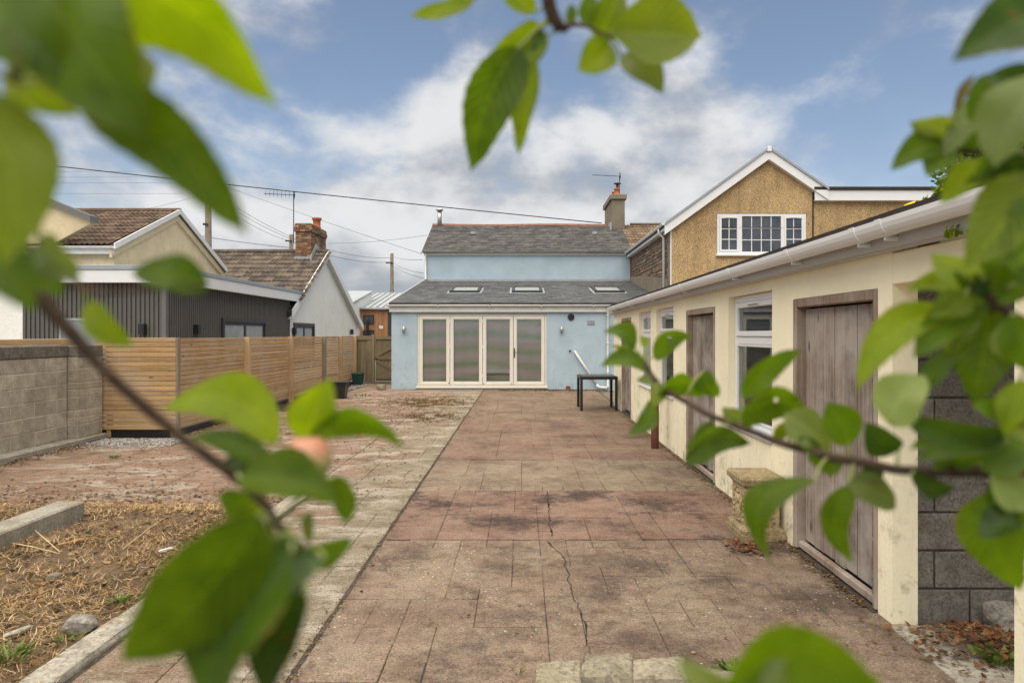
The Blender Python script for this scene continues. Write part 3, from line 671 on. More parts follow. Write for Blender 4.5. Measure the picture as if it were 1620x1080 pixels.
o = mb.build('gravel', M['gravel'], None, kind='stuff'); o['label'] = 'grey gravel spread under the first larch panel'; o['category'] = 'gravel'
mb = MB()
for _ in range(900):
    x, y = -5.38 + U(0, .5), U(17, 22); s_ = U(.012, .03)
    mb.add([(x + s_, y, .004), (x, y + s_, .004), (x - s_, y, .004), (x, y - s_, .004), (x, y, .004 + s_ * .8)], [(0, 1, 4), (1, 2, 4), (2, 3, 4), (3, 0, 4)])
o = mb.build('gravel', M['gravel'], None, kind='stuff'); o['label'] = 'grey gravel strip along the far fence by the gate'; o['category'] = 'gravel'

def ob_base(): return 2.035 - abs(random.gauss(0, .035)), 4.0 + 11 * random.random() ** 1.4
o = heap('base_dirt', M['litter'], ob_base, 1500, (.008, .03), None, lambda x, y: .003, .4, .6); o['label'] = 'dark dirt and crumbs along the foot of the outbuilding'; o['category'] = 'dirt'
def fe_base(): return -5.42 + abs(random.gauss(0, .12)), U(10.7, 22)
o = heap('base_dirt', M['litter'], fe_base, 1500, (.015, .05), None, lambda x, y: .003, .4, .5); o['label'] = 'dead leaves and dirt gathered along the larch fence foot'; o['category'] = 'dirt'
def bw_base(): return -6.4 + abs(random.gauss(0, .12)), U(6.4, 10.4)
o = heap('base_dirt', M['litter'], bw_base, 900, (.012, .05), None, lambda x, y: .003, .4, .4); o['label'] = 'dry stalks and dirt along the block wall footing'; o['category'] = 'dirt'
def weed(px, py, n_, h, label, mat='weed', z=.01, spread=.06, leafy=.35):
    c = gnd(px, py); t = thing('weed', label, 'weed', c); mb = MB()
    for _ in range(n_):
        a = U(0, 6.28); b = c + Vector((math.cos(a), math.sin(a), 0)) * U(0, spread) + Vector((0, 0, z)); L = h * U(.5, 1)
        d = Vector((math.cos(a) * .5, math.sin(a) * .5, U(.6, 1.2))).normalized(); s_ = d.cross(Vector((U(-1, 1), U(-1, 1), .2))).normalized() * L * leafy * .3
        q = b + d * L * .55; r = b + d * L + Vector((math.cos(a), math.sin(a), -.3)) * L * .25
        mb.add([b, q - s_, r, q + s_], [(0, 1, 2, 3)])
    mb.build('blades', M[mat], t, kind='stuff'); return t
weed(190, 962, 50, .055, 'bright green weed tuft at the kerb edge of the bed', z=.03)
weed(102, 1030, 30, .05, 'green weed tuft by the grey rock', z=.05)
weed(12, 1062, 90, .08, 'grassy weed clump at the corner of the bed', z=.05, spread=.12)
weed(180, 726, 60, .06, 'weed growing at the gravel edge by the block wall')
weed(660, 614, 25, .08, 'tiny weed at the foot of the blue wall')
weed(1165, 1072, 90, .06, 'yellow green weeds between the loose stones', leafy=.9, spread=.1)
weed(1215, 1076, 70, .05, 'small leafy weed in the earth by the flat pale stone', leafy=.9, spread=.08)
weed(1590, 1052, 70, .09, 'weeds at the foot of the cream pier', leafy=.8, spread=.1)
weed(820, 1070, 14, .06, 'single grass sprout at the patio edge', leafy=.3, spread=.02)
weed(573, 628, 30, .12, 'sparse weed in the side paving near the boulder', spread=.15)

# ================================================================== block wall and larch fence on the boundary
bw = thing('block_wall', 'grey concrete block boundary wall with pier and dark cement cap', 'wall', (-6.7, 8, 0))
mb = MB(); mb.box(-6.8, -6.605, 4.0, 9.93, 0, 1.26); mb.box(-6.8, -6.465, 9.956, 10.535, 0, 1.26); mb.build('mortar_bed', M['mortar'], bw)
for row in range(6):
    z0 = .09 + row * .199; y = 4.0 + (.22 if row % 2 else 0)
    if row % 2: MB().cbox(-6.79, -6.6, 4.0, 4.21, z0, z0 + .187, .006).build('block', M['block'], bw)
    while y < 9.93:
        y1 = min(y + .44, 9.94); MB().cbox(-6.79, -6.6 + U(-.003, .003), y, y1 - .01, z0, z0 + .187, .006).build('block', M['block'], bw); y = y1
z = .09
for h in (.187, .092, .092, .187, .092, .092, .187, .187):
    if z + h > 1.275: h = 1.27 - z
    MB().cbox(-6.79, -6.46 + U(-.003, .003), 9.95, 10.54, z, z + h, .006).build('block', M['block'], bw); z += h + .012
    if z > 1.2: break
mb = MB(); mb.cbox(-6.8, -6.592, 4.0, 9.948, 1.275, 1.45, .015); mb.cbox(-6.8, -6.452, 9.95, 10.545, 1.27, 1.44, .012)
for v in mb.v: v.z += .004 * noise.noise(v * 4)
mb.build('cement_cap', M['parge'], bw)
MB().cbox(-6.8, -6.42, 4.0, 10.6, -.05, .075, .012).build('footing', M['kerb'], bw)
o = MB().cbox(-6.99, -6.86, 4.0, 10.7, 1.44, 1.535, .006).build('timber_rail', M['fence_y']); tag(o, 'yellow timber rail running behind the block wall top', 'rail')

SL = [(0.095 + i * .0755, .059) for i in range(19)]
TOP = SL[-1][0] + SL[-1][1]
fence = thing('slat_fence', 'larch fence of narrow horizontal slats between timber posts', 'fence', (-5.45, 16, 0))
me = MB().cbox(-6.62, -5.36, 10.60, 10.622, 0, .0665, .003).mesh('slat', M['fence_x'])
for z, h in SL: link('slat', me, fence, (0, U(-.002, .002), z + .03))
MB().cbox(-6.62, -5.33, 10.63, 10.66, -.05, .12, .003).build('gravel_board', M['black_plastic'], fence)
MB().cbox(-6.45, -6.38, 10.625, 10.69, 0, TOP, .004).build('post', M['post'], fence)
ys = [10.66, 13.45, 16.0, 18.7, 20.4, 22.15]
for i, (ya, yb) in enumerate(zip(ys, ys[1:])):
    me = MB().cbox(-5.45, -5.428, ya + .045, yb - .045, 0, .066, .003).mesh('slat', M['fence_y'])
    for z, h in SL: link('slat', me, fence, (U(-.002, .002), 0, z + .02 + .003 * i))
    MB().cbox(-5.455, -5.425, ya, yb, -.05, .095, .003).build('gravel_board', M['black_plastic'], fence)
for i, yy in enumerate(ys):
    MB().cbox(-5.445, -5.335, yy - .05, yy + .05, -.05, TOP + .035, .005).build('post', M['post_grey' if i in (0, 3) else 'post'], fence)

gate = thing('garden_gate', 'weathered ledged and braced timber gate beside the blue house', 'gate', (-4.3, 22.3, 0))
x = -4.74
while x < -3.75:
    MB().cbox(x, x + .108, 22.30, 22.32, .09, 1.53, .003).build('board', M['gate'], gate); x += .115
for z in (.14, .78, 1.44): MB().cbox(-4.74, -3.7, 22.255, 22.298, z, z + .1, .004).build('ledge', M['gate'], gate)
for z0, z1 in ((.24, .76), (1.42, .9)):
    mb = MB(); mb.prism([(-4.72, z1 - .05), (-4.72, z1 + .05), (-3.8, z0 + .05), (-3.8, z0 - .05)], 'y', 22.262, 22.297); mb.build('brace', M['gate'], gate)
MB().cbox(-4.78, -4.66, 22.235, 22.252, .80, .83, .003).build('latch', M['dark_metal'], gate)
panel = thing('timber_screen', 'fixed mossy timber screen between larch fence and gate', 'screen', (-5.1, 22.3, 0))
x = -5.33
while x < -4.95:
    MB().cbox(x, x + .112, 22.28, 22.30, .06, 1.56, .003).build('board', M['gate'], panel); x += .12
MB().cbox(-5.40, -4.86, 22.235, 22.278, 1.42, 1.56, .004).build('top_rail', M['gate'], panel)
MB().cbox(-5.40, -5.33, 22.235, 22.3, -.05, 1.41, .004).build('frame_post', M['gate'], panel)
MB().cbox(-4.86, -4.765, 22.22, 22.32, -.05, 1.6, .005).build('post', M['gate'], panel)
MB().cbox(-5.0, -4.865, 22.245, 22.279, .06, 1.41, .004).build('frame_post', M['gate'], panel)
# ================================================================== builders for walls, roofs, windows
def holed_wall(mb, x0, x1, z0, z1, holes, y=0.0, depth=.12, back=.3, m=0):
    """front face in the plane y, openings (xa, xb, za, zb) with reveals `depth` deep; the wall runs back by `back`"""
    xs = sorted({x0, x1, *[h[0] for h in holes], *[h[1] for h in holes]}); zs = sorted({z0, z1, *[h[2] for h in holes], *[h[3] for h in holes]})
    for xa, xb in zip(xs, xs[1:]):
        for za, zb in zip(zs, zs[1:]):
            cx, cz = (xa + xb) / 2, (za + zb) / 2
            if any(h[0] < cx < h[1] and h[2] < cz < h[3] for h in holes): continue
            mb.quad((xa, y, za), (xb, y, za), (xb, y, zb), (xa, y, zb), m)
    for xa, xb, za, zb in holes:
        mb.quad((xa, y, za), (xa, y, zb), (xa, y + depth, zb), (xa, y + depth, za), m); mb.quad((xb, y, zb), (xb, y, za), (xb, y + depth, za), (xb, y + depth, zb), m)
        mb.quad((xa, y, zb), (xb, y, zb), (xb, y + depth, zb), (xa, y + depth, zb), m); mb.quad((xb, y, za), (xa, y, za), (xa, y + depth, za), (xb, y + depth, za), m)
    mb.quad((x0, y, z0), (x0, y, z1), (x0, y + back, z1), (x0, y + back, z0), m); mb.quad((x1, y, z1), (x1, y, z0), (x1, y + back, z0), (x1, y + back, z1), m)
    mb.quad((x0, y, z1), (x1, y, z1), (x1, y + back, z1), (x0, y + back, z1), m)
def ring(mb, x0, x1, z0, z1, w, y0, y1, c=.004, m=0):
    mb.cbox(x0, x0 + w, y0, y1, z0, z1, c, m); mb.cbox(x1 - w, x1, y0, y1, z0, z1, c, m)
    mb.cbox(x0 + w - .001, x1 - w + .001, y0 + .001, y1 - .001, z1 - w, z1, c, m); mb.cbox(x0 + w - .001, x1 - w + .001, y0 + .001, y1 - .001, z0, z0 + w, c, m)
def slates(mb, x0, x1, y0, z0, y1, z1, sw, rows, th=.008, jit=.012, skip=None):
    """overlapping slates on the plane rising from (y0,z0) to (y1,z1)"""
    sl = Vector((0, y1 - y0, z1 - z0)); L = sl.length; u = sl / L; nn = Vector((0, -u.z, u.y)); e = L / rows
    for r in range(rows):
        x = x0 - (sw / 2 if r % 2 else 0)
        while x < x1 - .01:
            a, b = max(x, x0), min(x + sw, x1); x += sw
            if b - a < .02: continue
            if skip and skip((a + b) / 2, r * e / L): continue
            o = Vector((0, y0, z0)) + u * (r * e - .01 + U(-jit, jit) * .5); lift = .012 + U(0, .006)
            p = [o + Vector((a + .003, 0, 0)), o + Vector((b - .003, 0, 0))]
            q = [t + u * (e * 1.25) for t in p]
            vs_ = [p[0] + nn * lift, p[1] + nn * lift, q[1] + nn * .002, q[0] + nn * .002]
            mb.add([v + nn * th for v in vs_] + vs_, [(0, 1, 2, 3), (4, 5, 1, 0), (5, 6, 2, 1), (7, 4, 0, 3)])
def tile_mesh(name, mat, w=.30, L=.40, th=.014, amp=.028):
    """interlocking tile, two rolls wide; x across, y up the slope"""
    mb = MB(); N = 12; pr = []
    for i in range(N + 1):
        t = i / N; pr.append((t * w - w / 2, amp * max(0, math.sin(t * 4 * math.pi - .6)) ** 1.0))
    top = [(x, 0, z + th) for x, z in pr] + [(x, L, z + th * .4) for x, z in pr]; bot = [(x, 0, z) for x, z in pr]
    k = N + 1; fs = [(i, i + 1, k + i + 1, k + i) for i in range(N)] + [(2 * k + i, 2 * k + i + 1, i + 1, i) for i in range(N)]
    mb.add(top + bot, fs); return mb.mesh(name, mat)
def tile_roof(parent, mat, x0, x1, y0, z0, y1, z1, gauge=.33, w=.30, skip=None):
    me = tile_mesh('roof_tile', mat, w); sl = Vector((0, y1 - y0, z1 - z0)); L = sl.length; p = math.atan2(z1 - z0, y1 - y0)
    rows = int(L / gauge); g_ = L / rows; cnt = 0
    for r in range(rows):
        x = x0 + w / 2
        while x < x1:
            o = Vector((x, y0, z0)) + sl * (r * g_ / L)
            if not (skip and skip(o)):
                link('roof_tile', me, parent, o + Vector((0, 0, U(.012, .018))), (p - .045 + U(-.006, .006), 0, U(-.006, .006))); cnt += 1
            x += w - .012
    return cnt
def gutter_x(mb, x0, x1, y, z, r=.055, n=8):
    """half-round gutter running along x, open at the top, its back against y"""
    prof = [(y - r + r * math.cos(math.pi + math.pi * i / n), z + r * math.sin(math.pi + math.pi * i / n)) for i in range(n + 1)]
    inner = [(y - r + (r - .004) * math.cos(math.pi + math.pi * i / n), z + .001 + (r - .004) * math.sin(math.pi + math.pi * i / n)) for i in range(n, -1, -1)]
    mb.prism(prof + inner, 'x', x0, x1)
def RX(origin, rz): return Matrix.Translation(Vector(origin)) @ Matrix.Rotation(rz, 4, 'Z')

# ================================================================== THE BLUE HOUSE
FY = 20.0                                  # facade
HX0, HX1 = -3.79, 4.30
house = thing('blue_house', 'pale blue rendered cottage with slate roof and lean-to with folding doors', 'house', (0, FY, 0))
DX0, DX1, DZ0, DZ1 = -3.04, .76, .06, 2.20
mb = MB(); holed_wall(mb, HX0, HX1, -.05, 2.42, [(DX0, DX1, .03, DZ1 + .005)], FY, .18, 6.9); mb.build('lean_to_wall', M['blue'], house)
UY = 26.85
mb = MB(); mb.box(HX0 + .02, HX1, UY, UY + 6.2, 2.6, 4.80); mb.build('upper_wall', M['blue'], house)
mb = MB(); mb.prism([(UY, 4.80), (UY + 6.2, 4.80), (UY + 3.1, 6.32)], 'x', HX0 + .05, HX1 - .02); mb.build('gable', M['blue'], house)
# lean-to roof: deck, slates, roof windows
LZ0, LZ1 = 2.50, 3.69; LY0 = FY - .14; sl = (LZ1 - LZ0) / (UY - LY0)
lz = lambda y: LZ0 + (y - LY0) * sl
mb = MB(); mb.prism([(LY0, LZ0 - .03), (UY, LZ1 - .03), (UY, LZ1), (LY0, LZ0)], 'x', HX0 - .05, HX1); roof = mb.build('lean_to_roof', M['slate_new'], house)
SKY = [(-2.36, -1.36), (-.30, .72), (2.44, 3.42)]; SY0, SY1 = 22.45, 23.95
mb = MB(); slates(mb, HX0 - .05, HX1 - .02, LY0 - .03, LZ0 + .002, UY - .02, LZ1 - .005, .30, 32, skip=None); mb.build('slates', M['slate_new'], roof, kind='stuff')
for xa, xb in SKY:
    Mx = Matrix.Translation((0, SY0, lz(SY0) + .02)) @ Matrix.Rotation(math.atan(sl), 4, 'X'); LL = (SY1 - SY0) / math.cos(math.atan(sl))
    mb = MB(Mx); w = .10
    mb.cbox(xa, xa + w, 0, LL, 0, .085, .008); mb.cbox(xb - w, xb, 0, LL, 0, .085, .008); mb.cbox(xa + w, xb - w, 0.001, w, .001, .083, .008); mb.cbox(xa + w, xb - w, LL - w * 1.6, LL - .001, .001, .10, .008)
    sk = mb.build('roof_window', M['dark_metal'], roof)
    MB(Mx).cbox(xa + w + .003, xb - w - .003, w + .003, LL - w * 1.6 - .003, .045, .065, .003).build('pane', M['skylight'] if 'skylight' in M else M.setdefault('skylight', plain('skylight_glass', (.42, .42, .38), .12, .5, .15, 3)), sk)
    mb = MB(Mx); mb.box(xa - .06, xb + .06, -.12, 0, .0, .014); mb.box(xa - .07, xa - .003, 0, LL, 0, .02); mb.box(xb + .003, xb + .07, 0, LL, 0, .02); mb.build('flashing', M['lead'], sk)
mb = MB(); mb.prism([(LY0 - .03, LZ0 - .07), (UY, LZ1 - .07), (UY, LZ1 + .035), (LY0 - .03, LZ0 + .035)], 'x', HX0 - .075, HX0 - .052); mb.build('verge', M['white_old'], roof)
MB().cbox(HX0, HX1, UY - .03, UY - .002, LZ1 - .02, LZ1 + .09, .004).build('flashing', M['lead'], house)
mb = MB(); mb.cbox(HX0 - .05, HX1, FY - .095, FY - .06, 2.255, 2.475, .004); mb.box(HX0 - .05, HX1, FY - .06, FY, 2.26, 2.285); mb.build('fascia', M['white_old'], house)
mb = MB(); gutter_x(mb, HX0 - .1, 2.60, FY - .10, 2.465, .055); mb.box(HX0 - .10, HX0 - .095, FY - .21, FY - .10, 2.41, 2.465)
for x in (-2.4, -.9, .6, 2.1): mb.cbox(x - .03, x + .03, FY - .216, FY - .098, 2.405, 2.472, .006)
mb.build('gutter', M['white_old'], house, True)
# downpipe at the right
mb = MB(); mb.tube([(2.54, FY - .155, 2.41), (2.54, FY - .155, 2.30), (2.54, FY - .06, 2.18), (2.54, FY - .06, .12), (2.54, FY - .12, .05)], .036, 10)
for z in (.5, 1.35, 2.15): mb.tube([(2.54, FY - .06, z - .025), (2.54, FY - .06, z + .025)], .044, 10)
mb.build('downpipe', M['white_old'], house, True)
# folding doors
fr = MB(); ring(fr, DX0, DX1, DZ0, DZ1, .055, FY + .03, FY + .12); fr.cbox(DX0 - .03, DX1 + .03, FY - .05, FY + .03, .03, .085, .004)
door = fr.build('folding_door', M['cream_upvc'], house)
cuts = [DX0 + .055, -2.08, -1.12, -.22, DX1 - .055]
for i in range(4):
    a, b = cuts[i] + .006, cuts[i + 1] - .006
    s_ = MB(); ring(s_, a, b, DZ0 + .06, DZ1 - .06, .085, FY + .01, FY + .075, .006); ring(s_, a + .085, b - .085, DZ0 + .145, DZ1 - .145, .018, FY + .022, FY + .06, .003)
    s_.build('sash', M['cream_upvc'], door)
    MB().box(a + .095, b - .095, FY + .045, FY + .051, DZ0 + .155, DZ1 - .155).build('pane', M['glass_clear'], door)
    if i == 2:
        MB().box(a + .06, b - .06, FY + .115, FY + .120, .58, DZ1 - .1).build('blind', M['blind'], door)
        MB().cbox(a + .06, b - .06, FY + .10, FY + .135, .46, .58, .008).build('bottom_rail', M['white'], door)
        MB().box(a + .06, b - .06, FY + .24, FY + .245, .1, .46).build('blind', M['blind'], door)
    else: MB().box(a + .06, b - .06, FY + .115, FY + .120, .1, DZ1 - .1).build('blind', M['blind'], door)
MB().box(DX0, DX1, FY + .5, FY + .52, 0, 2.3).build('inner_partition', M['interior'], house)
mb = MB(); mb.cbox(-.205, -.170, FY - .004, FY + .011, .92, 1.2, .004); mb.tube([(-.188, FY - .004, 1.08), (-.188, FY - .05, 1.08), (-.08, FY - .052, 1.08)], .009, 6); mb.build('handle', M['dark_metal'], door)
for x, z in ((-1.09, .2), (-.27, .2), (-2.11, .22)):
    MB().cbox(x - .012, x + .012, FY, FY + .011, z - .06, z - .03, .003).build('lock', M['black_plastic'], door)
for x in (-2.08, -1.12):
    for z in (.35, 1.2, 1.95): MB().cbox(x - .012, x + .012, FY - .004, FY + .012, z, z + .09, .003).build('hinge', M['cream_upvc'], door)
# wall lights, vents, outlet
for x, lab in ((-3.42, 'steel cylinder wall light beside the first folding panel'), (1.19, 'steel up and down wall light between doors and round vent')):
    t = thing('wall_light', lab, 'wall light', (x, FY, 1.65), group='wall lights on the blue house')
    MB().cbox(x - .03, x + .03, FY - .03, FY - .001, 1.66, 1.82, .004).build('back_plate', M['steel'], t)
    mb = MB(); mb.tube([(x, FY - .075, 1.64), (x, FY - .075, 1.84)], .042, 14); mb.build('body', M['steel'], t, True)
t = thing('extractor_vent', 'round black extractor vent on the blue wall', 'vent', (1.47, FY, 2.1))
def disc(mb, c, r, y0, y1, n=20): mb.tube([(c[0], y0, c[1]), (c[0], y1, c[1])], r, n)
mb = MB(); disc(mb, (1.47, 2.11), .098, FY - .03, FY - .001); mb.build('rim', M['black_plastic'], t)
mb = MB()
for k in range(4): mb.cbox(1.47 - .07, 1.47 + .07, FY - .045, FY - .031, 2.05 + k * .033, 2.066 + k * .033, .003)
mb.build('louvre', M['dark_metal'], t)
t = thing('air_brick', 'small grey rectangular air grille on the blue wall', 'grille', (2.05, FY, 1.9))
MB().cbox(1.95, 2.16, FY - .018, FY - .001, 1.88, 2.02, .004).build('frame', M['lead'], t)
for k in range(4): MB().cbox(1.965, 2.145, FY - .026, FY - .019, 1.895 + k * .03, 1.912 + k * .03, .002).build('slat', M['grey_trim'], t)
o = MB().tube([(1.44, FY - .05, 1.12), (1.44, FY - .001, 1.12)], .03, 10).build('pipe_outlet', M['black_plastic']); tag(o, 'black pipe outlet in the blue wall above the white pipe', 'outlet')
t = thing('waste_pipe', 'white plastic waste pipe leaning down across the blue wall', 'pipe', (2.0, FY, 0))
MB().tube([(1.56, FY - .07, 1.13), (2.22, FY - .07, .12)], .034, 10).build('pipe', M['white_old'], t, True)
mb = MB(); mb.tube([(2.21, FY - .07, .14), (2.28, FY - .075, .06), (2.4, FY - .08, .05), (2.52, FY - .1, .05)], .042, 10); mb.build('elbow', M['white_old'], t, True)
o = MB().cbox(1.32, 1.44, FY - .16, FY - .05, 0, .1, .006).build('brick', M['red_brick']); tag(o, 'loose red brick lying against the blue wall', 'brick')
# upper roof
EY, EZ, RY, RZ = UY - .18, 4.83, UY + 3.1, 6.38
mb = MB(); mb.prism([(EY, EZ - .04), (RY, RZ - .04), (UY + 6.4, EZ - .04), (UY + 6.4, EZ), (RY, RZ), (EY, EZ)], 'x', HX0 - .06, HX1 + .02); roof2 = mb.build('roof', M['slate_old'], house)
mb = MB(); slates(mb, HX0 - .08, HX1 + .05, EY - .03, EZ + .002, RY, RZ, .28, 17, .01, .03); mb.build('slates', M['slate_old'], roof2, kind='stuff')
for i in range(18):
    x = HX0 - .08 + i * .455; mb = MB(); mb.prism([(RY - .16, RZ - .05), (RY - .02, RZ + .065), (RY + .02, RZ + .065), (RY + .16, RZ - .05)], 'x', x, min(x + .447, HX1 + .1))
    for v in mb.v: v.z += .014 * math.sin(v.x * 1.1)
    mb.build('ridge_tile', M['ridge'], roof2)
mb = MB(); mb.cbox(HX0 - .02, HX1 + .02, UY - .06, UY - .02, 4.70, 4.83, .004); mb.build('eaves_board', M['white_old'], house)
mb = MB(); gutter_x(mb, HX0 - .12, HX1 + .1, UY - .065, 4.845, .06); mb.build('upper_gutter', M['cream_upvc'], house, True)
mb = MB(); mb.tube([(HX0 + .06, UY - .12, 4.8), (HX0 + .06, UY - .06, 4.66), (HX0 + .06, UY - .06, 3.80), (HX0 + .06, UY - .16, 3.75)], .038, 8); mb.build('downpipe', M['white_old'], house, True)
for x in (-2.0, 3.1): MB().cbox(x - .1, x + .1, 28.6, 28.72, 5.80, 5.90, .006).build('roof_vent', M['lead'], roof2)
mb = MB(); mb.tube([(-3.55, RY - .1, 6.3), (-3.55, RY - .1, 7.0)], .095, 14); mb.tube([(-3.55, RY - .1, 7.0), (-3.55, RY - .1, 7.07)], .15, 14); mb.build('flue', M['steel'], house, True)
# chimney
ch = MB(); ch.box(3.92, 4.47, 29.35, 31.9, 5.6, 7.45); chim = ch.build('chimney', M['chimney_render'], house)
MB().cbox(3.84, 4.55, 29.27, 31.98, 7.40, 7.62, .02).build('chimney_cap', M['chimney_render'], chim)
for y in (29.7, 30.4, 31.2):
    mb = MB(); mb.lathe([(.13, 0), (.13, .05), (.105, .06), (.115, .26), (.135, .27), (.135, .33), (.10, .33)], (4.18, y, 7.62), 12); mb.build('chimney_pot', M['terracotta'], chim, True)
mb = MB(); mb.tube([(4.2, 29.7, 7.93), (4.2, 29.7, 8.12)], .06, 10); mb.tube([(4.2, 29.7, 8.14), (4.2, 29.7, 8.17)], .16, 14); mb.build('cowl', M['dark_metal'], chim, True)
mb = MB(); mb.box(3.86, 4.53, 29.26, 29.33, 5.7, 6.05); mb.box(3.83, 3.90, 29.3, 30.2, 5.75, 6.42); mb.build('flashing', M['lead'], chim)
def aerial(label, base, mast_h, boom, n_el, el_h, sub=True):
    t = thing('tv_aerial', label, 'aerial', base); b = Vector(base)
    MB().tube([b, b + Vector((0, 0, mast_h))], .018, 6).build('mast', M['dark_metal'], t)
    p0 = b + Vector((.06, 0, mast_h * .97)); p1 = p0 + Vector((boom, 0, .06 if boom < 0 else 0)); MB().tube([p0, p1], .014, 5).build('boom', M['dark_metal'], t)
    for i in range(n_el):
        q = p0.lerp(p1, (i + .5) / n_el); MB().tube([q + Vector((0, 0, -el_h)), q + Vector((0, 0, el_h))], .007, 4).build('element', M['dark_metal'], t)
    mb = MB(); mb.tube([p0 + Vector((-.05, 0, -.16)), p0 + Vector((-.02, 0, .0)), p0 + Vector((-.05, 0, .16))], .02, 4); mb.build('reflector', M['dark_metal'], t)
aerial('slim tv aerial on the grey rendered chimney', (4.32, 29.9, 7.6), .95, -1.25, 1, .02)

# ================================================================== PEBBLE-DASHED NEIGHBOUR
NX0, NX1, NY = 4.36, 8.46, 19.8
nb = thing('pebbledash_house', 'tan pebble-dashed gabled house with white bargeboards and flat-roofed wing', 'house', (7, NY, 0))
PKX, PKZ = 7.14, 6.72
WX0, WX1, WZ0, WZ1 = 5.69, 8.28, 3.93, 5.10
mb = MB(); holed_wall(mb, NX0, NX1, 0, 4.70, [(WX0, WX1, WZ0, 4.70)], NY, .08, 9)
k = (PKZ - 4.70) / (PKX - NX0)
mb.prism([(NX0, 4.70), (WX0, 4.70), (WX0, 4.70 + k * (WX0 - NX0))], 'y', NY, NY + .3)
zc = lambda x: 4.70 + k * (x - NX0) if x < PKX else PKZ - (x - PKX) * .72
mb.quad((WX0, NY, WZ1), (WX1, NY, WZ1), (WX1, NY, 5.3), (WX0, NY, 5.3))
mb.add([(WX0, NY, 5.3), (WX1, NY, 5.3), (NX1, NY, 5.3), (NX1, NY, zc(NX1)), (PKX, NY, PKZ), (WX0, NY, zc(WX0))], [(0, 1, 2, 3, 4, 5)])
mb.quad((WX1, NY, 4.70), (NX1, NY, 4.70), (NX1, NY, 5.3), (WX1, NY, 5.3))
mb.quad((WX0, NY, WZ1), (WX0, NY + .08, WZ1), (WX1, NY + .08, WZ1), (WX1, NY, WZ1))
mb.quad((WX0, NY, 4.7), (WX0, NY, WZ1), (WX0, NY + .08, WZ1), (WX0, NY + .08, 4.7)); mb.quad((WX1, NY, WZ1), (WX1, NY, 4.7), (WX1, NY + .08, 4.7), (WX1, NY + .08, WZ1))
mb.build('front_wall', M['pebble'], nb)
def georgian(parent, x0, x1, z0, z1, y, lights):
    f = MB(); ring(f, x0, x1, z0, z1, .07, y, y + .07, .006)
    xs = [x0 + .07]; tot = sum(l[0] for l in lights); W_ = x1 - x0 - .14; acc = 0
    for wgt, *_ in lights: acc += wgt; xs.append(x0 + .07 + W_ * acc / tot)
    for x in xs[1:-1]: f.cbox(x - .045, x + .045, y + .001, y + .069, z0 + .069, z1 - .069, .005)
    f.cbox(x0 - .04, x1 + .04, y - .09, y + .03, z0 - .06, z0 - .002, .006)
    win = f.build('window', M['white'], parent)
    for i, (wgt, cols, rows, opens, mt) in enumerate(lights):
        a = xs[i] + (0 if i == 0 else .045); b = xs[i + 1] - (0 if i == len(lights) - 1 else .045); za, zb = z0 + .07, z1 - .07
        if opens:
            s_ = MB(); ring(s_, a + .003, b - .003, za + .003, zb - .003, .055, y - .012, y + .05, .005); s_.cbox((a + b) / 2 - .12, (a + b) / 2 + .12, y - .022, y - .013, zb - .042, zb - .022, .003)
            s_.build('sash', M['white'], win); a += .055; b -= .055; za += .055; zb -= .055
        for c in range(cols):
            for r in range(rows):
                dx, dz = (b - a) / cols, (zb - za) / rows
                MB().box(a + c * dx + .006, a + (c + 1) * dx - .006, y + .03, y + .036, za + r * dz + .006, za + (r + 1) * dz - .006).build('pane', mt, win)
        for c in range(1, cols): MB().cbox(a + c * (b - a) / cols - .012, a + c * (b - a) / cols + .012, y + .018, y + .048, za, zb, .003).build('glazing_bar', M['white'], win)
        for r in range(1, rows): MB().cbox(a, b, y + .0185, y + .0475, za + r * (zb - za) / rows - .012, za + r * (zb - za) / rows + .012, .003).build('glazing_bar', M['white'], win)
    return win
georgian(nb, WX0 + .005, WX1 - .005, WZ0, WZ1 - .005, NY + .005, [(.26, 2, 3, True, M['pane_dark']), (.52, 4, 3, False, M['pane_dark']), (.26, 2, 3, True, M['pane_dark'])])
# bargeboards and roof
def barge(x0, z0, x1, z1, d0, d1, y0, y1):
    mb = MB(); mb.prism([(x0, z0 - d1), (x1, z1 - d1), (x1, z1 - d0), (x0, z0 - d0)], 'y', y0, y1); return mb
ex0, ez0 = 4.14, 4.80; PZ = 6.97; ex1, ez1 = 8.86, 5.80
for (x0, z0, x1, z1) in ((ex0, ez0, PKX, PZ), (ex1, ez1, PKX, PZ)):
    barge(x0, z0, x1, z1, .05, .33, NY - .16, NY - .13).build('bargeboard', M['white'], nb)
    mb = MB(); mb.prism([(x0, z0 - .05), (x1, z1 - .05), (x1, z1 + .02), (x0, z0 + .02)], 'y', NY - .2, NY - .125); mb.build('verge_trim', M['grey_trim'], nb)
    mb = MB(); mb.prism([(x0, z0 - .1), (x1, z1 - .1), (x1, z1), (x0, z0)], 'y', NY - .12, 28.6 if x0 < 5 else 26); mb.build('roof_slope', M['tile_b'], nb)
    mb = MB(); mb.prism([(x0 + (.0 if x0 < 5 else 0), z0 - .33), (x1, z1 - .33), (x1, z1 - .30), (x0, z0 - .30)], 'y', NY - .129, NY); mb.build('soffit', M['white'], nb)
MB().cbox(PKX - .06, PKX + .06, NY - .22, NY - .19, PZ - .12, PZ + .03, .01).build('finial', M['white'], nb)
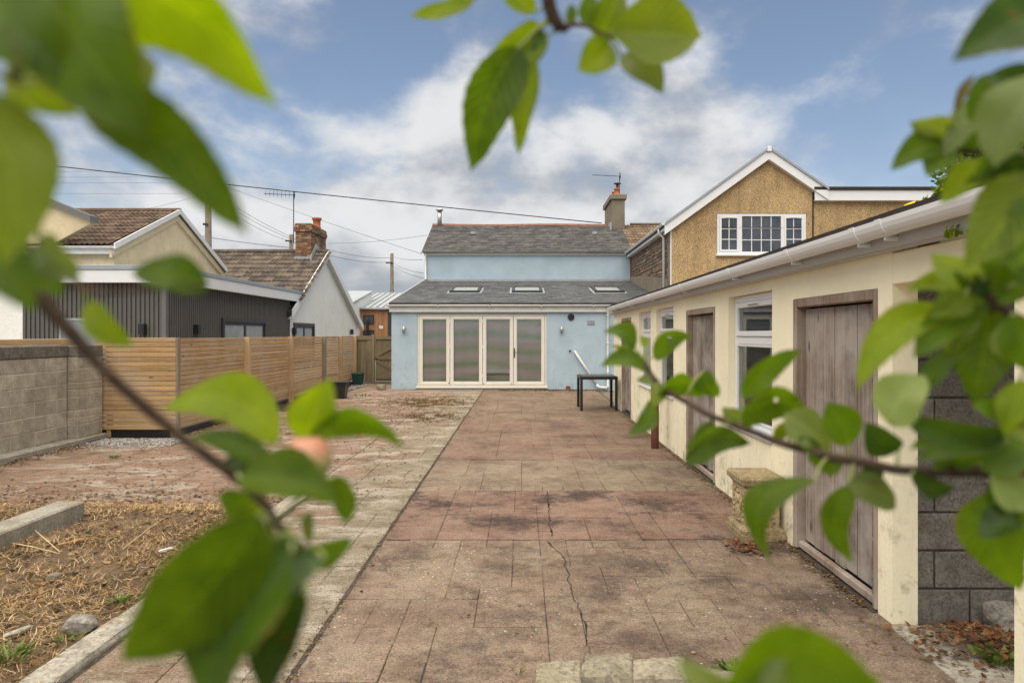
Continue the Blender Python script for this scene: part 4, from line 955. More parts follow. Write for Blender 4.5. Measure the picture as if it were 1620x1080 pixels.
# corner bead and rubble side wall with its gutter
MB().cbox(NX0 - .03, NX0 + .012, NY - .012, NY + .02, 0, 4.66, .004).build('corner_bead', M['white_old'], nb)
sw = MB(); sw.box(NX0 - .028, NX0 - .001, NY + .03, UY, 0, 4.62); side_wall = sw.build('rubble_wall', M['mortar_dark'], nb)
yy = NY + .06; z = 3.2
random.seed(21)
z = 3.15
while z < 4.6:
    h = U(.07, .22); y = NY + .45 - U(0, .2)
    while y < UY - .35:
        w = U(.16, .5); y1 = min(y + w, UY - .3); hh = h * U(.8, 1.0)
        mb = MB(); mb.cbox(NX0 - .052 + U(-.012, .006), NX0 - .02, y + .012, y1 - .012, z + .01, z + hh - .01, .016)
        for v in mb.v: v.y += .07 * noise.noise(v * 4); v.z += .045 * noise.noise(v * 3.5 + Vector((3, 3, 3)))
        mb.build('stone', M['rubble'], side_wall); y = y1
    z += h
random.seed(5)
for i in range(16):
    w = .12 if i % 2 else .2; MB().cbox(NX0 - .056, NX0 - .02, UY - .05 - w, UY - .05, 3.65 + i * .072, 3.715 + i * .072, .005).build('brick', M['red_brick'], side_wall)
mb = MB(); mb.prism([(NY + .3, 2.3), (UY, 2.3), (UY, 3.86), (23.8, 3.64), (NY + .3, 3.25)], 'x', NX0 - .066, NX0 - .03); mb.build('render_band', M['chimney_render'], side_wall)
for t0 in (.3,):
    mb = MB(); mb.prism([(NX0 - .2 - .055 + .055 * math.cos(math.pi + math.pi * i / 8), 4.80 + .055 * math.sin(math.pi + math.pi * i / 8)) for i in range(9)], 'y', NY - .15, UY + .1); mb.build('side_gutter', M['white'], nb, False)
mb = MB(); mb.cbox(NX0 - .2, NX0 - .17, NY - .12, UY + .1, 4.62, 4.86, .004); mb.box(NX0 - .17, NX0 - .03, NY - .12, UY, 4.62, 4.64); mb.build('side_fascia', M['white_old'], nb)
mb = MB(); dx, dy = NX0 - .25, NY + .55; mb.tube([(dx, dy, 4.76), (dx, dy, 4.62), (NX0 - .10, dy + .02, 4.48), (NX0 - .10, dy + .02, 2.6)], .036, 10); mb.build('downpipe', M['white'], nb, True)
# flat-roofed wing
mb = MB(); mb.box(NX1 + .012, 16, NY + .05, NY + 7, 0, 5.5); mb.build('wing_wall', M['pebble'], nb)
MB().cbox(NX1 + .02, 16.1, NY - .12, NY - .08, 5.46, 5.76, .004).build('wing_fascia', M['white'], nb)
mb = MB(); mb.cbox(NX1 - .02, 16.2, NY - .17, NY + 7, 5.762, 5.85, .008); mb.build('wing_roof', M['felt'], nb)
MB().box(NX1 + .02, 16, NY - .08, NY + .05, 5.46, 5.48).build('wing_soffit', M['white'], nb)
MB().tube([(NX1 + .005, NY - .02, 5.7), (NX1 + .005, NY - .02, 2.4)], .02, 6).build('cable_drop', M['black_plastic'], nb)
f = MB(); ring(f, 11.1, 12.2, 4.2, 5.14, .07, NY + .03, NY + .06); f.cbox(11.1, 12.2, NY + .0, NY + .04, 5.08, 5.16, .004); w = f.build('window', M['white'], nb)
MB().box(11.17, 12.13, NY + .038, NY + .044, 4.27, 5.07).build('pane', M['pane_dark'], w)
# the terrace roof beyond the chimney
tr = thing('terrace_roof', 'tan pantile roof of the next terraced house beyond the chimney', 'roof', (6, 28, 4.8))
mb = MB(); mb.prism([(EY, EZ - .05), (RY, RZ - .05), (RY + 3, EZ), (RY + 3, EZ - .2), (RY, RZ - .3), (EY, EZ - .3)], 'x', HX1 + .06, 8.6); deck = mb.build('deck', M['felt'], tr)
tile_roof(deck, M['tile_c'], HX1 + .06, 7.4, EY - .03, EZ + .0, RY, RZ, .34, .3)
MB().tube([(HX1 + .5, RY, RZ + .02), (8.6, RY, RZ + .02)], .09, 8).build('ridge', M['tile_c'], tr)
mb = MB(); mb.box(HX1 + .06, 8.6, UY, UY + 6, 0, 4.6); mb.build('wall', M['blue'], tr)
# ================================================================== CREAM OUTBUILDING along the right side
OB = (2.052, 3.77, 0); OL = 11.65                     # near corner, length; local x runs into the building, y away from the camera
ob = thing('outbuilding', 'long low cream outbuilding with weathered doors, white windows and white gutter', 'outbuilding', OB, -.0048, local=True)
SM = RX((0, 0, 0), -math.pi / 2)                      # a front-facing piece turned to face -x: its x runs toward the camera
def sx(y): return -y                                  # local y along the wall -> x of a front-facing piece
doors = [(.155, 1.37, 1.865), (3.50, 4.76, 1.90), (9.20, 10.42, 1.93)]
wins = [(1.83, 3.03, .70, 1.97, 1.545), (5.53, 6.74, .71, 1.985, 1.60), (7.20, 8.34, .71, 1.985, 1.60)]
holes = [(sx(b), sx(a), .0, t) for a, b, t in doors] + [(sx(b), sx(a), z0, z1) for a, b, z0, z1, _ in wins]
mb = MB(SM); holed_wall(mb, sx(OL), 0, -.05, 2.13, [(h[0], h[1], max(h[2], .0), h[3]) for h in holes], 0, .13, .14)
wall = mb.build('front_wall', M['cream'], ob)
mb = MB(); mb.box(.14, 3.4, OL - .15, OL, 0, 2.3); mb.build('end_wall', M['cream'], ob)
mb = MB(); mb.box(3.4, 3.5, 0, OL, 0, 2.7); mb.box(.9, .95, .3, OL - .2, 0, 2.2); mb.build('rear_wall', M['interior'], ob)
# window sills, frames, sashes, panes
def upvc(a, b, z0, z1, zt, curtain):
    x0, x1 = sx(b) + .004, sx(a) - .004
    f = MB(SM); ring(f, x0, x1, z0 + .03, z1 - .004, .06, .066, .128, .005); f.cbox(x0 + .06, x1 - .06, .067, .127, zt - .035, zt + .035, .005)
    f.cbox(x0, x1, -.03, .066, z0 + .004, z0 + .032, .006); win = f.build('window', M['white'], ob)
    s_ = MB(SM); ring(s_, x0 + .062, x1 - .062, zt + .037, z1 - .066, .05, .05, .10, .006); s_.cbox((x0 + x1) / 2 - .14, (x0 + x1) / 2 + .14, .04, .05, z1 - .105, z1 - .088, .003)
    sash = s_.build('top_sash', M['white'], win)
    MB(SM).box((x0 + x1) / 2 - .13, (x0 + x1) / 2 + .13, .0385, .0395, z1 - .1, z1 - .093).build('trickle_vent', M['dark_metal'], sash)
    MB(SM).box(x0 + .11, x1 - .11, .075, .081, zt + .085, z1 - .114).build('pane', M['glass'], win)
    s2 = MB(SM); ring(s2, x0 + .062, x1 - .062, z0 + .092, zt - .037, .022, .06, .10, .004); s2.build('bead', M['white_old'], win)
    MB(SM).box(x0 + .08, x1 - .08, .08, .086, z0 + .11, zt - .055).build('pane', M['glass'], win)
    c = MB(SM); N = 40; xa, xb = x0 + .05, x1 - .05; cz0, cz1 = curtain
    vs_ = []
    for i in range(N + 1):
        x = xa + (xb - xa) * i / N; d = .19 + .022 * math.sin(i * 1.7) + .01 * math.sin(i * .6); vs_ += [(x, d, cz0 + .015 * math.sin(i * 1.7)), (x, d, cz1)]
    c.add(vs_, [(2*i, 2*i+2, 2*i+3, 2*i+1) for i in range(N)]); c.build('net_curtain', M['net'], win, True)
upvc(*wins[0], (.72, 1.44)); upvc(*wins[1], (.72, 1.5)); upvc(*wins[2], (.72, 1.5))
# boarded doors in worn frames
def plank_door(a, b, top, npl, bottom_board):
    x0, x1 = sx(b), sx(a)
    f = MB(SM); w = .065
    f.cbox(x0 + .002, x0 + w, -.012, .10, .015, top - .003, .006); f.cbox(x1 - w * .55, x1 - .002, -.012, .10, .015, top - .003, .006); f.cbox(x0 + w, x1 - w * .55, -.013, .10, top - w, top - .004, .006)
    d = f.build('door', M['door_frame'], ob)
    X0, X1 = x0 + w + .008, x1 - w * .55 - .004; pw = (X1 - X0) / npl
    for i in range(npl):
        p = MB(SM); y = .052 + U(-.002, .003); p.cbox(X0 + i * pw + .0045, X0 + (i + 1) * pw - .0045, y, y + .022, .07 + U(0, .02), top - w - .012, .005)
        p.build('plank', M['door'], d)
    p = MB(SM); p.box(X0, X1, .08, .09, .05, top - w - .01); p.build('backing', M['interior'], d)
    if bottom_board:
        p = MB(SM); p.cbox(X0 - .01, X1 + .01, .005, .05, .018, .075, .01)
        for v in p.v: v.z += .008 * noise.noise(v * 9)
        p.build('weather_board', M['door_frame'], d)
    p = MB(SM); p.box(x0, x1, -.03, .12, -.02, .008); p.build('threshold', M['joint'], d)
plank_door(*doors[0], 7, True); plank_door(*doors[1], 7, True); plank_door(*doors[2], 6, False)
# eaves: soffit board, fascia, gutter with brackets, roof sheets
mb = MB(); mb.cbox(-.075, -.004, -1.6, OL + .1, 2.055, 2.085, .004); mb.cbox(-.10, -.076, -1.6, OL + .1, 2.06, 2.20, .004); mb.build('fascia', M['grey_board'] if 'grey_board' in M else M.setdefault('grey_board', plain('grey_white_board', (.47, .46, .45), .5, .35, .06, 3)), ob)
r = .062; prof = [(-.102 - r + r * math.cos(math.pi + math.pi * i / 10) , 2.185 + (.078 if 0 else 1) * r * 1.25 * math.sin(math.pi + math.pi * i / 10)) for i in range(11)]
inn = [(-.102 - r + (r - .005) * math.cos(math.pi + math.pi * i / 10), 2.186 + (r - .005) * 1.25 * math.sin(math.pi + math.pi * i / 10)) for i in range(10, -1, -1)]
mb = MB(); mb.prism(prof + inn, 'y', -1.6, OL - .5); gut = mb.build('gutter', M['white'], ob)
for y in (-.28, .0, .95, 2.3, 4.2, 6.2, 8.2, 10.2):
    b = MB(); q = [(p[0] * 1.0 + (-.005 if p[0] < -.16 else .0), p[1] - .005) for p in prof]; q2 = [(p[0], p[1] + .0005) for p in prof][::-1]
    b.prism([(-.102 - r + (r + .006) * math.cos(math.pi + math.pi * i / 10), 2.187 + (r + .005) * 1.25 * math.sin(math.pi + math.pi * i / 10)) for i in range(11)] + [(-.102 - r + (r + .0005) * math.cos(math.pi + math.pi * i / 10), 2.187 + (r + .0005) * 1.25 * math.sin(math.pi + math.pi * i / 10)) for i in range(10, -1, -1)], 'y', y - .028, y + .028)
    b.build('gutter_union', M['white'], gut)
    MB().cbox(-.17, -.005, y + .034, y + .052, 2.085, 2.108, .004).build('gutter_bracket', M['white'], gut)
mb = MB(); p = math.tan(R(7))
for i, (o_, z_, t_) in enumerate(((-.172, 2.198, .016), (-.15, 2.2165, .014), (-.12, 2.233, .013))):
    mb.prism([(o_, z_), (3.6, z_ + p * (3.6 - o_)), (3.6, z_ + t_ + p * (3.6 - o_)), (o_, z_ + t_)], 'y', -1.65, OL + .12)
mb.build('roof', M['felt'], ob)
# near end: dark block infill between corner and pier, cream lintel over
EM = MB(); EM.box(.16, 1.35, .035, .30, 0, 1.875); endw = EM.build('end_infill', M['mortar_dark'], ob)
rh = .2115; rows = 9
for rw in range(rows):
    z0 = -.02 + rw * rh; x = .012; first = .43 if rw % 2 == 0 else .235
    if rw % 2 == 0: first = .43
    while x < 1.35:
        x1 = min(x + (first if x < .02 else .44), 1.36)
        if x1 - x > .03: MB().cbox(x, x1 - .009, .012 + U(-.002, .002), .25, z0 + .005, min(z0 + rh - .006, 1.87), .006).build('block', M['block_dark'], endw)
        x = x1
mb = MB(); mb.cbox(.262, 2.4, .003, .28, 1.875, 2.2, .006); mb.build('lintel', M['cream'], ob)
mb = MB(); mb.cbox(.0, 2.2, -1.7, -.02, 2.215, 2.235, .004); mb.build('porch_ceiling', M['grey_board'], ob)
mb = MB(); mb.cbox(.004, .26, -1.37, -.92, -.05, 1.874, .012); mb.build('pier', M['cream'], ob)
mb = MB(); mb.cbox(.0, .26, -1.6, .001, 1.875, 2.05, .006); mb.build('porch_beam', M['cream'], ob)

# ------------------------------------------------------------------ things in the yard
t = thing('garden_table', 'square black metal garden table standing by the outbuilding', 'table', (1.63, 14.7, 0))
tx0, tx1, ty0, ty1, th = 1.245, 2.03, 14.3, 15.15, .72
for x in (tx0, tx1 - .055):
    for y in (ty0, ty1 - .055): MB().cbox(x, x + .055, y, y + .055, 0, th - .005, .004).build('leg', M['table'], t)
mb = MB(); ring_h = .065
mb.cbox(tx0, tx1, ty0 - .002, ty0 + .055, th - ring_h, th, .004); mb.cbox(tx0, tx1, ty1 - .055, ty1 + .002, th - ring_h, th, .004); mb.cbox(tx0 - .002, tx0 + .055, ty0 + .055, ty1 - .055, th - ring_h, th - .001, .004); mb.cbox(tx1 - .055, tx1 + .002, ty0 + .055, ty1 - .055, th - ring_h, th - .001, .004)
mb.build('frame', M['table'], t)
MB().cbox(tx0 + .05, tx1 - .05, ty0 + .05, ty1 - .05, th - .01, th + .004, .002).build('table_top', M['table_top'], t)
o = MB().tube([(1.885, 9.6, -.03), (1.885, 9.6, .02), (1.885, 9.6, .9)], .055, 16).build('steel_post', M['rust'], None, True)
tag(o, 'short rusty brown steel post standing before the outbuilding', 'post')
t = thing('carved_pedestal', 'square cast stone pedestal with carved figure panels and worn cap', 'pedestal', (1.89, 5.52, 0))
cx, cy = 1.885, 5.49
def sq(mb, hw, z0, z1, hw2=None, c=.006, hd=1.25):
    hw2 = hw2 or hw
    mb.add([(cx - hw, cy - hw * hd, z0), (cx + hw, cy - hw * hd, z0), (cx + hw, cy + hw * hd, z0), (cx - hw, cy + hw * hd, z0), (cx - hw2, cy - hw2 * hd, z1), (cx + hw2, cy - hw2 * hd, z1), (cx + hw2, cy + hw2 * hd, z1), (cx - hw2, cy + hw2 * hd, z1)],
           [(0,3,2,1),(4,5,6,7),(0,1,5,4),(1,2,6,5),(2,3,7,6),(3,0,4,7)])
mb = MB(); sq(mb, .175, 0, .045); sq(mb, .162, .045, .075); sq(mb, .162, .075, .10, .138); mb.build('base', M['carved'], t)
mb = MB(); sq(mb, .132, .10, .40); mb.build('shaft', M['carved'], t)
mb = MB(); sq(mb, .136, .40, .43, .158); sq(mb, .165, .43, .47, .168); sq(mb, .168, .47, .492, .155); mb.build('cap', M['carved'], t)
def relief(face):
    """standing draped figure in an arched panel"""
    mb = MB()
    if face == 'left': put = lambda u, v, d: (cx - .132 - d, cy + u * 1.25, v)
    else: put = lambda u, v, d: (cx + u, cy - .132 * 1.25 - d, v)
    def lump(u, v, ru, rv, d):
        N, K = 8, 4; vs_ = []; fs = []
        for i in range(K + 1):
            a = i / K * math.pi / 2
            for j in range(N):
                b = 2 * math.pi * j / N; vs_.append(put(u + ru * math.cos(b) * math.cos(a), v + rv * math.sin(b) * math.cos(a), d * math.sin(a)))
        for i in range(K):
            for j in range(N): fs.append((i*N+j, i*N+(j+1) % N, (i+1)*N+(j+1) % N, (i+1)*N+j))
        mb.add(vs_, fs)
    lump(0, .345, .018, .022, .022); lump(0, .285, .036, .045, .024); lump(-.012, .19, .028, .075, .022); lump(.018, .185, .026, .08, .02); lump(.05, .27, .014, .05, .014); lump(-.048, .255, .014, .05, .014); lump(-.02, .125, .022, .02, .016); lump(.022, .122, .022, .02, .016)
    for s_ in (-1, 1):
        for k_ in range(6): lump(s_ * .088, .135 + k_ * .042, .013, .02, .012)
    for k_ in range(7):
        a = math.pi * k_ / 6; lump(.07 * math.cos(a), .345 + .035 * math.sin(a), .014, .012, .012)
    return mb
relief('left').build('relief', M['carved'], t, True); relief('front').build('relief', M['carved'], t, True)
mb = MB()
for k_ in range(9): mb.cbox(cx - .1645, cx - .160, cy - .16 + k_ * .037, cy - .137 + k_ * .037, .05, .07, .002, 0); mb.cbox(cx - .15 + k_ * .034, cx - .13 + k_ * .034, cy - .205, cy - .200, .05, .07, .002)
mb.build('dentils', M['carved'], t, kind='stuff')
# green caddy, black tub
t = thing('food_caddy', 'small dark green lidded caddy bin beside the mossy screen', 'bin', (-5.18, 21.6, 0))
mb = MB(); c0 = Vector((-5.17, 21.65, 0))
def taper(mb, c, w0, d0, w1, d1, z0, z1, e=.03):
    def loop(w, d, z): return [(c.x - w + e, c.y - d, z), (c.x + w - e, c.y - d, z), (c.x + w, c.y - d + e, z), (c.x + w, c.y + d - e, z), (c.x + w - e, c.y + d, z), (c.x - w + e, c.y + d, z), (c.x - w, c.y + d - e, z), (c.x - w, c.y - d + e, z)]
    mb.add(loop(w0, d0, z0) + loop(w1, d1, z1), [tuple(range(8))[::-1], tuple(range(8, 16))] + [(i, (i+1) % 8, 8+(i+1) % 8, 8+i) for i in range(8)])
taper(mb, c0, .13, .13, .165, .16, .0, .34); mb.build('body', M['green_plastic'], t)
mb = MB(); taper(mb, c0, .18, .175, .18, .175, .34, .37); taper(mb, c0, .17, .165, .15, .145, .37, .40); mb.build('lid', M['green_plastic'], t)
MB().tube([c0 + Vector((-.17, -.17, .3)), c0 + Vector((-.15, -.19, .24)), c0 + Vector((.15, -.19, .24)), c0 + Vector((.17, -.17, .3))], .009, 6).build('handle', M['green_plastic'], t)
t = thing('black_tub', 'black plastic recycling tub standing before the larch fence', 'tub', (-4.6, 17.0, 0)); c1 = Vector((-4.58, 17.1, 0))
mb = MB(); taper(mb, c1, .19, .15, .235, .2, .0, .40); mb.build('body', M['black_plastic'], t)
mb = MB(); taper(mb, c1, .25, .215, .255, .22, .375, .42); mb.build('rim', M['black_plastic'], t)
MB().tube([c1 + Vector((.255, -.1, .4)), c1 + Vector((.285, -.1, .3)), c1 + Vector((.285, .1, .3)), c1 + Vector((.255, .1, .4))], .012, 6).build('handle', M['black_plastic'], t)
o = MB()
a_ = Vector((1.955, 3.5, 2.235)); o.add([a_, a_ + Vector((.012, 0, .03)), a_ + Vector((.05, -.02, .045)), a_ + Vector((.06, -.03, .06)), a_ + Vector((.045, -.03, .03)), a_ + Vector((.02, -.01, -.002))], [(0, 1, 2, 4, 5), (2, 3, 4)])
tag(o.build('fallen_leaf', M['yellow']), 'bright yellow leaf lying on the dark roof edge above the white gutter', 'leaf')

# ================================================================== HOUSES BEYOND THE LARCH FENCE
# charcoal-clad extension
ext = thing('clad_extension', 'charcoal ribbed extension with white fascia behind the larch fence', 'extension', (-9, 15, 0))
CX, CY0, CY1 = -7.62, 14.64, 22.5
core = MB(); core.box(-12.6, CX - .03, CY0 + .03, CY1, 0, 2.72); core.build('core_wall', M['cladding'], ext)
def ribs(mb, n_, step, put):
    for i in range(n_): put(mb, i * step)
mb = MB(); yv = CY0 + .09
while yv < CY1 - .02:
    mb.box(CX - .03, CX, yv, yv + .055, 0, 2.72); yv += .098
xv = -10.68
while xv < CX - .1:
    mb.box(xv, xv + .055, CY0, CY0 + .03, 0, 2.72); xv += .098
mb.build('ribs', M['cladding'], ext, kind='stuff')
MB().cbox(CX - .075, CX + .012, CY0 - .012, CY0 + .075, 0, 2.72, .004).build('corner_trim', M['grey_trim'] if 0 else M.setdefault('dk_trim', plain('grey_corner_trim', (.14, .14, .14), .5, .4, .05, 3)), ext)
mb = MB(); mb.cbox(-12.7, CX + .17, CY0 - .17, CY0 - .13, 2.70, 2.97, .004); mb.cbox(CX + .13, CX + .17, CY0 - .129, 23.5, 2.70, 2.97, .004); mb.box(-12.7, CX + .13, CY0 - .13, CY0 + .03, 2.705, 2.725); mb.box(CX - .03, CX + .13, CY0 + .03, 23.5, 2.705, 2.725); mb.build('fascia', M['white'], ext)
mb = MB(); mb.cbox(-12.75, CX + .19, CY0 - .19, CY1 + .9, 2.972, 3.07, .006); mb.build('roof_edge', M['grey_trim'], ext)
mb = MB(); mb.box(-14.5, -10.7, CY0 + .02, CY0 + .3, 0, 2.70); mb.build('roughcast_wall', M['roughcast'], ext)
FM = lambda o: RX(o, math.pi / 2)                       # a front-facing piece turned to face +x: its x runs away from the camera
def side_window(parent, X, y0, y1, z0, z1, name='window', rows=2, mat='dark_metal'):
    Mx = FM((X, 0, 0)); f = MB(Mx); ring(f, y0 - .1, y1 + .1, z0 - .1, z1 + .1, .1, -.03, .02, .004); ring(f, y0 + .002, y1 - .002, z0, z1 - .002, .07, .0, .06, .004)
    f.cbox((y0 + y1) / 2 - .06, (y0 + y1) / 2 + .06, .001, .058, z0 + .06, z1 - .06, .004); w_ = f.build(name, M[mat], parent)
    for a, b in ((y0 + .07, (y0 + y1) / 2 - .06), ((y0 + y1) / 2 + .06, y1 - .07)): MB(Mx).box(a, b, .02, .026, z0 + .07, z1 - .07).build('pane', M['pane_pale'] if 'pane_pale' in M else M.setdefault('pane_pale', plain('pale_reflecting_pane', (.25, .27, .28), .08, .6, .25, 2)), w_)
side_window(ext, CX + .03, 17.45, 20.2, .9, 1.92)
f = MB(); ring(f, -9.9, -8.9, .9, 1.95, .06, CY0 - .02, CY0 + .02); w_ = f.build('window', M['grey_trim'], ext); MB().box(-9.84, -8.96, CY0 - .005, CY0 - .001, .96, 1.89).build('pane', M['pane_pale'], w_)
for (x, y, ry, lab) in ((-8.08, CY0 - .06, 0, 'black box wall light on the front of the charcoal cladding'), (CX + .06, 15.95, 1, 'black box wall light beside the cladding window'), (CX + .08, 22.75, 1, 'black box light where cladding meets white gable'), (CX + .1, 30.4, 1, 'black box light near the far foot of the white gable')):
    t = thing('box_light', lab, 'wall light', (x, y, 1.6), group='black box lights on the neighbours')
    MB().cbox(x - .06, x + .06, y - .07, y + .07, 1.60, 1.83, .006).build('body', M['black_plastic'], t)
    MB().box(x - .04, x + .04, y - .05, y + .05, 1.595, 1.599).build('lens', M['grey_trim'], t)
# white roughcast cottage
cot = thing('white_cottage', 'white roughcast cottage with brown tiled roof and brick chimney', 'house', (-9.5, 26.5, 0))
GX = -7.62; RYc, RZc = 26.5, 4.78
mb = MB(); mb.prism([(22.51, 0), (31.9, 0), (31.9, 2.1), (RYc, RZc - .12), (22.51, 2.5)], 'x', GX - .3, GX); mb.build('gable_wall', M['roughcast'], cot)
fs_, bs_ = (RZc - 2.32) / (RYc - 22.2), (RZc - 2.1) / (32.1 - RYc)
mb = MB(); mb.prism([(22.2, 2.22), (RYc, RZc - .1), (32.1, 2.0), (32.1, 2.1), (RYc, RZc), (22.2, 2.32)], 'x', -14.6, GX + .10); cr = mb.build('roof', M['felt'], cot)
tile_roof(cr, M['tile_b'], -14.5, GX + .14, 22.9, 2.32 + .7 * fs_, RYc, RZc + .01, .36, .31, skip=lambda o: o.x < -12.9)
MB().tube([(-14.6, RYc, RZc + .03), (GX + .14, RYc, RZc + .03)], .10, 8).build('ridge', M['tile_b'], cr)
for (ya, za, yb, zb) in ((22.3, 2.38, RYc, RZc + .04), (32.3, 2.05, RYc, RZc + .04)):
    mb = MB(); mb.prism([(ya, za - .26), (yb, zb - .26), (yb, zb + .02), (ya, za + .02)], 'x', GX + .14, GX + .175); mb.build('bargeboard', M['white'], cot)
    mb = MB(); mb.prism([(ya, za - .27), (yb, zb - .27), (yb, zb - .24), (ya, za - .24)], 'x', GX, GX + .139); mb.build('soffit', M['white_old'], cot)
side_window(cot, GX + .02, 22.95, 25.0, .8, 1.9)
c = MB(); random.seed(3)
def brick_stack(mb, x0, x1, y0, y1, z0, z1, bl=.225, bh=.075):
    z = z0; r_ = 0
    while z < z1 - .01:
        for fx in (0, 1):
            a, b = (x0, x1); p_ = a - (bl / 2 if r_ % 2 else 0)
            while p_ < b - .01:
                q0, q1 = max(p_, a), min(p_ + bl, b); p_ += bl
                if q1 - q0 > .03: mb.cbox(q0 + .004, q1 - .004, (y0 if fx == 0 else y1 - .1), (y0 + .1 if fx == 0 else y1), z + .004, min(z + bh, z1) - .004, .006)
            a, b = (y0 + .1, y1 - .1); p_ = a - (bl / 2 if r_ % 2 else 0)
            while p_ < b - .01:
                q0, q1 = max(p_, a), min(p_ + bl, b); p_ += bl
                if q1 - q0 > .03: mb.cbox((x0 if fx == 0 else x1 - .1), (x0 + .1 if fx == 0 else x1), q0 + .004, q1 - .004, z + .004, min(z + bh, z1) - .004, .006)
        z += bh; r_ += 1
k0, k1, m0, m1 = -8.56, -7.96, 25.9, 27.9
mb = MB(); mb.box(k0 + .012, k1 - .012, m0 + .012, m1 - .012, 4.0, 5.82); chm = mb.build('chimney', M['mortar_dark'], cot)
mb = MB(); brick_stack(mb, k0, k1, m0, m1, 4.1, 5.5); brick_stack(mb, k0 - .05, k1 + .05, m0 - .05, m1 + .05, 5.5, 5.73); brick_stack(mb, k0 - .02, k1 + .02, m0 - .02, m1 + .02, 5.73, 5.81); mb.build('bricks', M['chimney_brick'], chm, kind='stuff')
mb = MB(); mb.lathe([(.16, 0), (.16, .08), (.145, .1), (.15, .34), (.19, .36), (.19, .44), (.13, .45)], (-8.13, 27.2, 5.8), 14); mb.build('chimney_pot', M['terracotta'], chm, True)
mb = MB(); mb.box(k0 - .02, k1 + .02, m0 - .03, m0 - .005, 4.2, 4.55); mb.prism([(m0 - .1, 4.3), (RYc, RZc + .1), (m1, 4.2), (m1, 4.55), (RYc, RZc + .35), (m0 - .02, 4.62)], 'x', k1 + .005, k1 + .03); mb.build('flashing', M['lead'], chm)
aerial('tall ladder-like tv aerial beside the brick chimney', (-8.72, 26.2, 5.1), 1.9, -1.2, 8, .11)
random.seed(9)
# cream house further left
crm = thing('cream_house', 'stained cream rendered house with brown tiled roof behind the cladding', 'house', (-13, 18, 0))
HX = -10.52; e0, r0, e1 = 17.66, 20.8, 23.9
mb = MB(); mb.prism([(e0, 0), (e1, 0), (e1, 3.85), (r0, 5.2), (e0, 3.85)], 'x', -17, HX); mb.build('walls', M['cream_house'], crm)
mb = MB(); mb.prism([(e0 - .2, 3.80), (r0, 5.25), (e1 + .2, 3.80), (e1 + .2, 3.88), (r0, 5.34), (e0 - .2, 3.88)], 'x', -17.2, HX + .12); rf = mb.build('roof', M['felt'], crm)
tile_roof(rf, M['tile'], -16.6, HX + .1, e0 - .22, 3.89, r0, 5.345, .34, .3)
MB().tube([(-17, r0, 5.36), (HX + .15, r0, 5.36)], .09, 8).build('ridge', M['tile'], rf)
for (ya, za, yb, zb) in ((e0 - .22, 3.93, r0, 5.42), (e1 + .22, 3.93, r0, 5.42)):
    mb = MB(); mb.prism([(ya, za - .15), (yb, zb - .15), (yb, zb + .0), (ya, za + .0)], 'x', HX + .12, HX + .16); mb.build('verge', M['white_old'], crm)
    mb = MB(); mb.prism([(ya, za - .36), (yb, zb - .36), (yb, zb - .152), (ya, za - .152)], 'x', HX + .005, HX + .07); mb.build('bargeboard', M['cream_house'], crm)
mb = MB(); mb.cbox(-17.2, HX + .1, e0 - .2, e0 - .16, 3.66, 3.84, .004); gutter_x(mb, -17.2, HX + .16, e0 - .2, 3.85, .06); mb.build('gutter', M['white_old'], crm)
mb = MB(); mb.prism([at(20, 300, 17.4).xz[:], at(142, 348, 17.4).xz[:], at(142, 354, 17.4).xz[:], at(84, 385, 17.4).xz[:], at(20, 385, 17.4).xz[:]], 'y', 17.41, 17.6); mb.build('side_gable', M['cream_house'], crm)
q = [at(20, 296, 17.3), at(144, 346, 17.3)]; mb = MB(); mb.prism([(q[0].x, q[0].z - .06), (q[1].x, q[1].z - .06), (q[1].x, q[1].z + .08), (q[0].x, q[0].z + .08)], 'y', 17.25, 17.6); mb.build('side_cap', M['dk_trim'], crm)
# timber-clad building far behind the gate
far = thing('timber_building', 'orange timber-clad building with pale metal roof seen over the gate', 'building', (-9, 45, 0))
FYb = 45.0
bx_ = lambda px: (px - VX) * FYb / FPX
bz_ = lambda py: CAMH - (py - VY) * FYb / FPX
mb = MB(); xv = bx_(560)
mb.box(bx_(548), bx_(615), FYb + .05, FYb + 8, 0, bz_(489)); mb.build('wall', M['timber_clad'], far)
while xv < bx_(614):
    MB().cbox(xv, xv + .19, FYb, FYb + .05, 0, bz_(489.5), .004).build('cladding_board', M['timber_clad'], far); xv += .2
mb = MB(); mb.box(bx_(614.5), bx_(640), FYb - .1, FYb + 8, 0, bz_(489)); mb.build('dark_bay', M['dark_metal'], far)
r0_ = (FYb - .3, bz_(489)); r1_ = (FYb + 7.5, CAMH - (465 - VY) * (FYb + 7.5) / FPX)
mb = MB(); mb.prism([r0_, r1_, (r1_[0], r1_[1] + .1), (r0_[0], r0_[1] + .1)], 'x', bx_(545), bx_(660)); rr_ = mb.build('roof', M['corrugated'], far)
xv = bx_(546)
mb = MB()
while xv < bx_(658):
    mb.prism([(r0_[0], r0_[1] + .1), (r1_[0], r1_[1] + .1), (r1_[0], r1_[1] + .18), (r0_[0], r0_[1] + .18)], 'x', xv, xv + .05); xv += .42
mb.build('seams', M['corrugated'], rr_, kind='stuff')
mb = MB(); mb.prism([(FYb - 3, bz_(478) - .3), (FYb + 3.5, bz_(457.5)), (FYb + 3.5, bz_(457.5) - 3), (FYb - 3, 1)], 'x', bx_(520), bx_(570)); mb.build('front_block', M['roughcast'], far)
mb = MB(); mb.prism([(FYb - 3.3, bz_(478) - .4), (FYb + 3.5, bz_(457.5)), (FYb + 3.5, bz_(457.5) + .12), (FYb - 3.3, bz_(478) - .28)], 'x', bx_(518), bx_(572)); mb.build('roof', M['corrugated'], far)
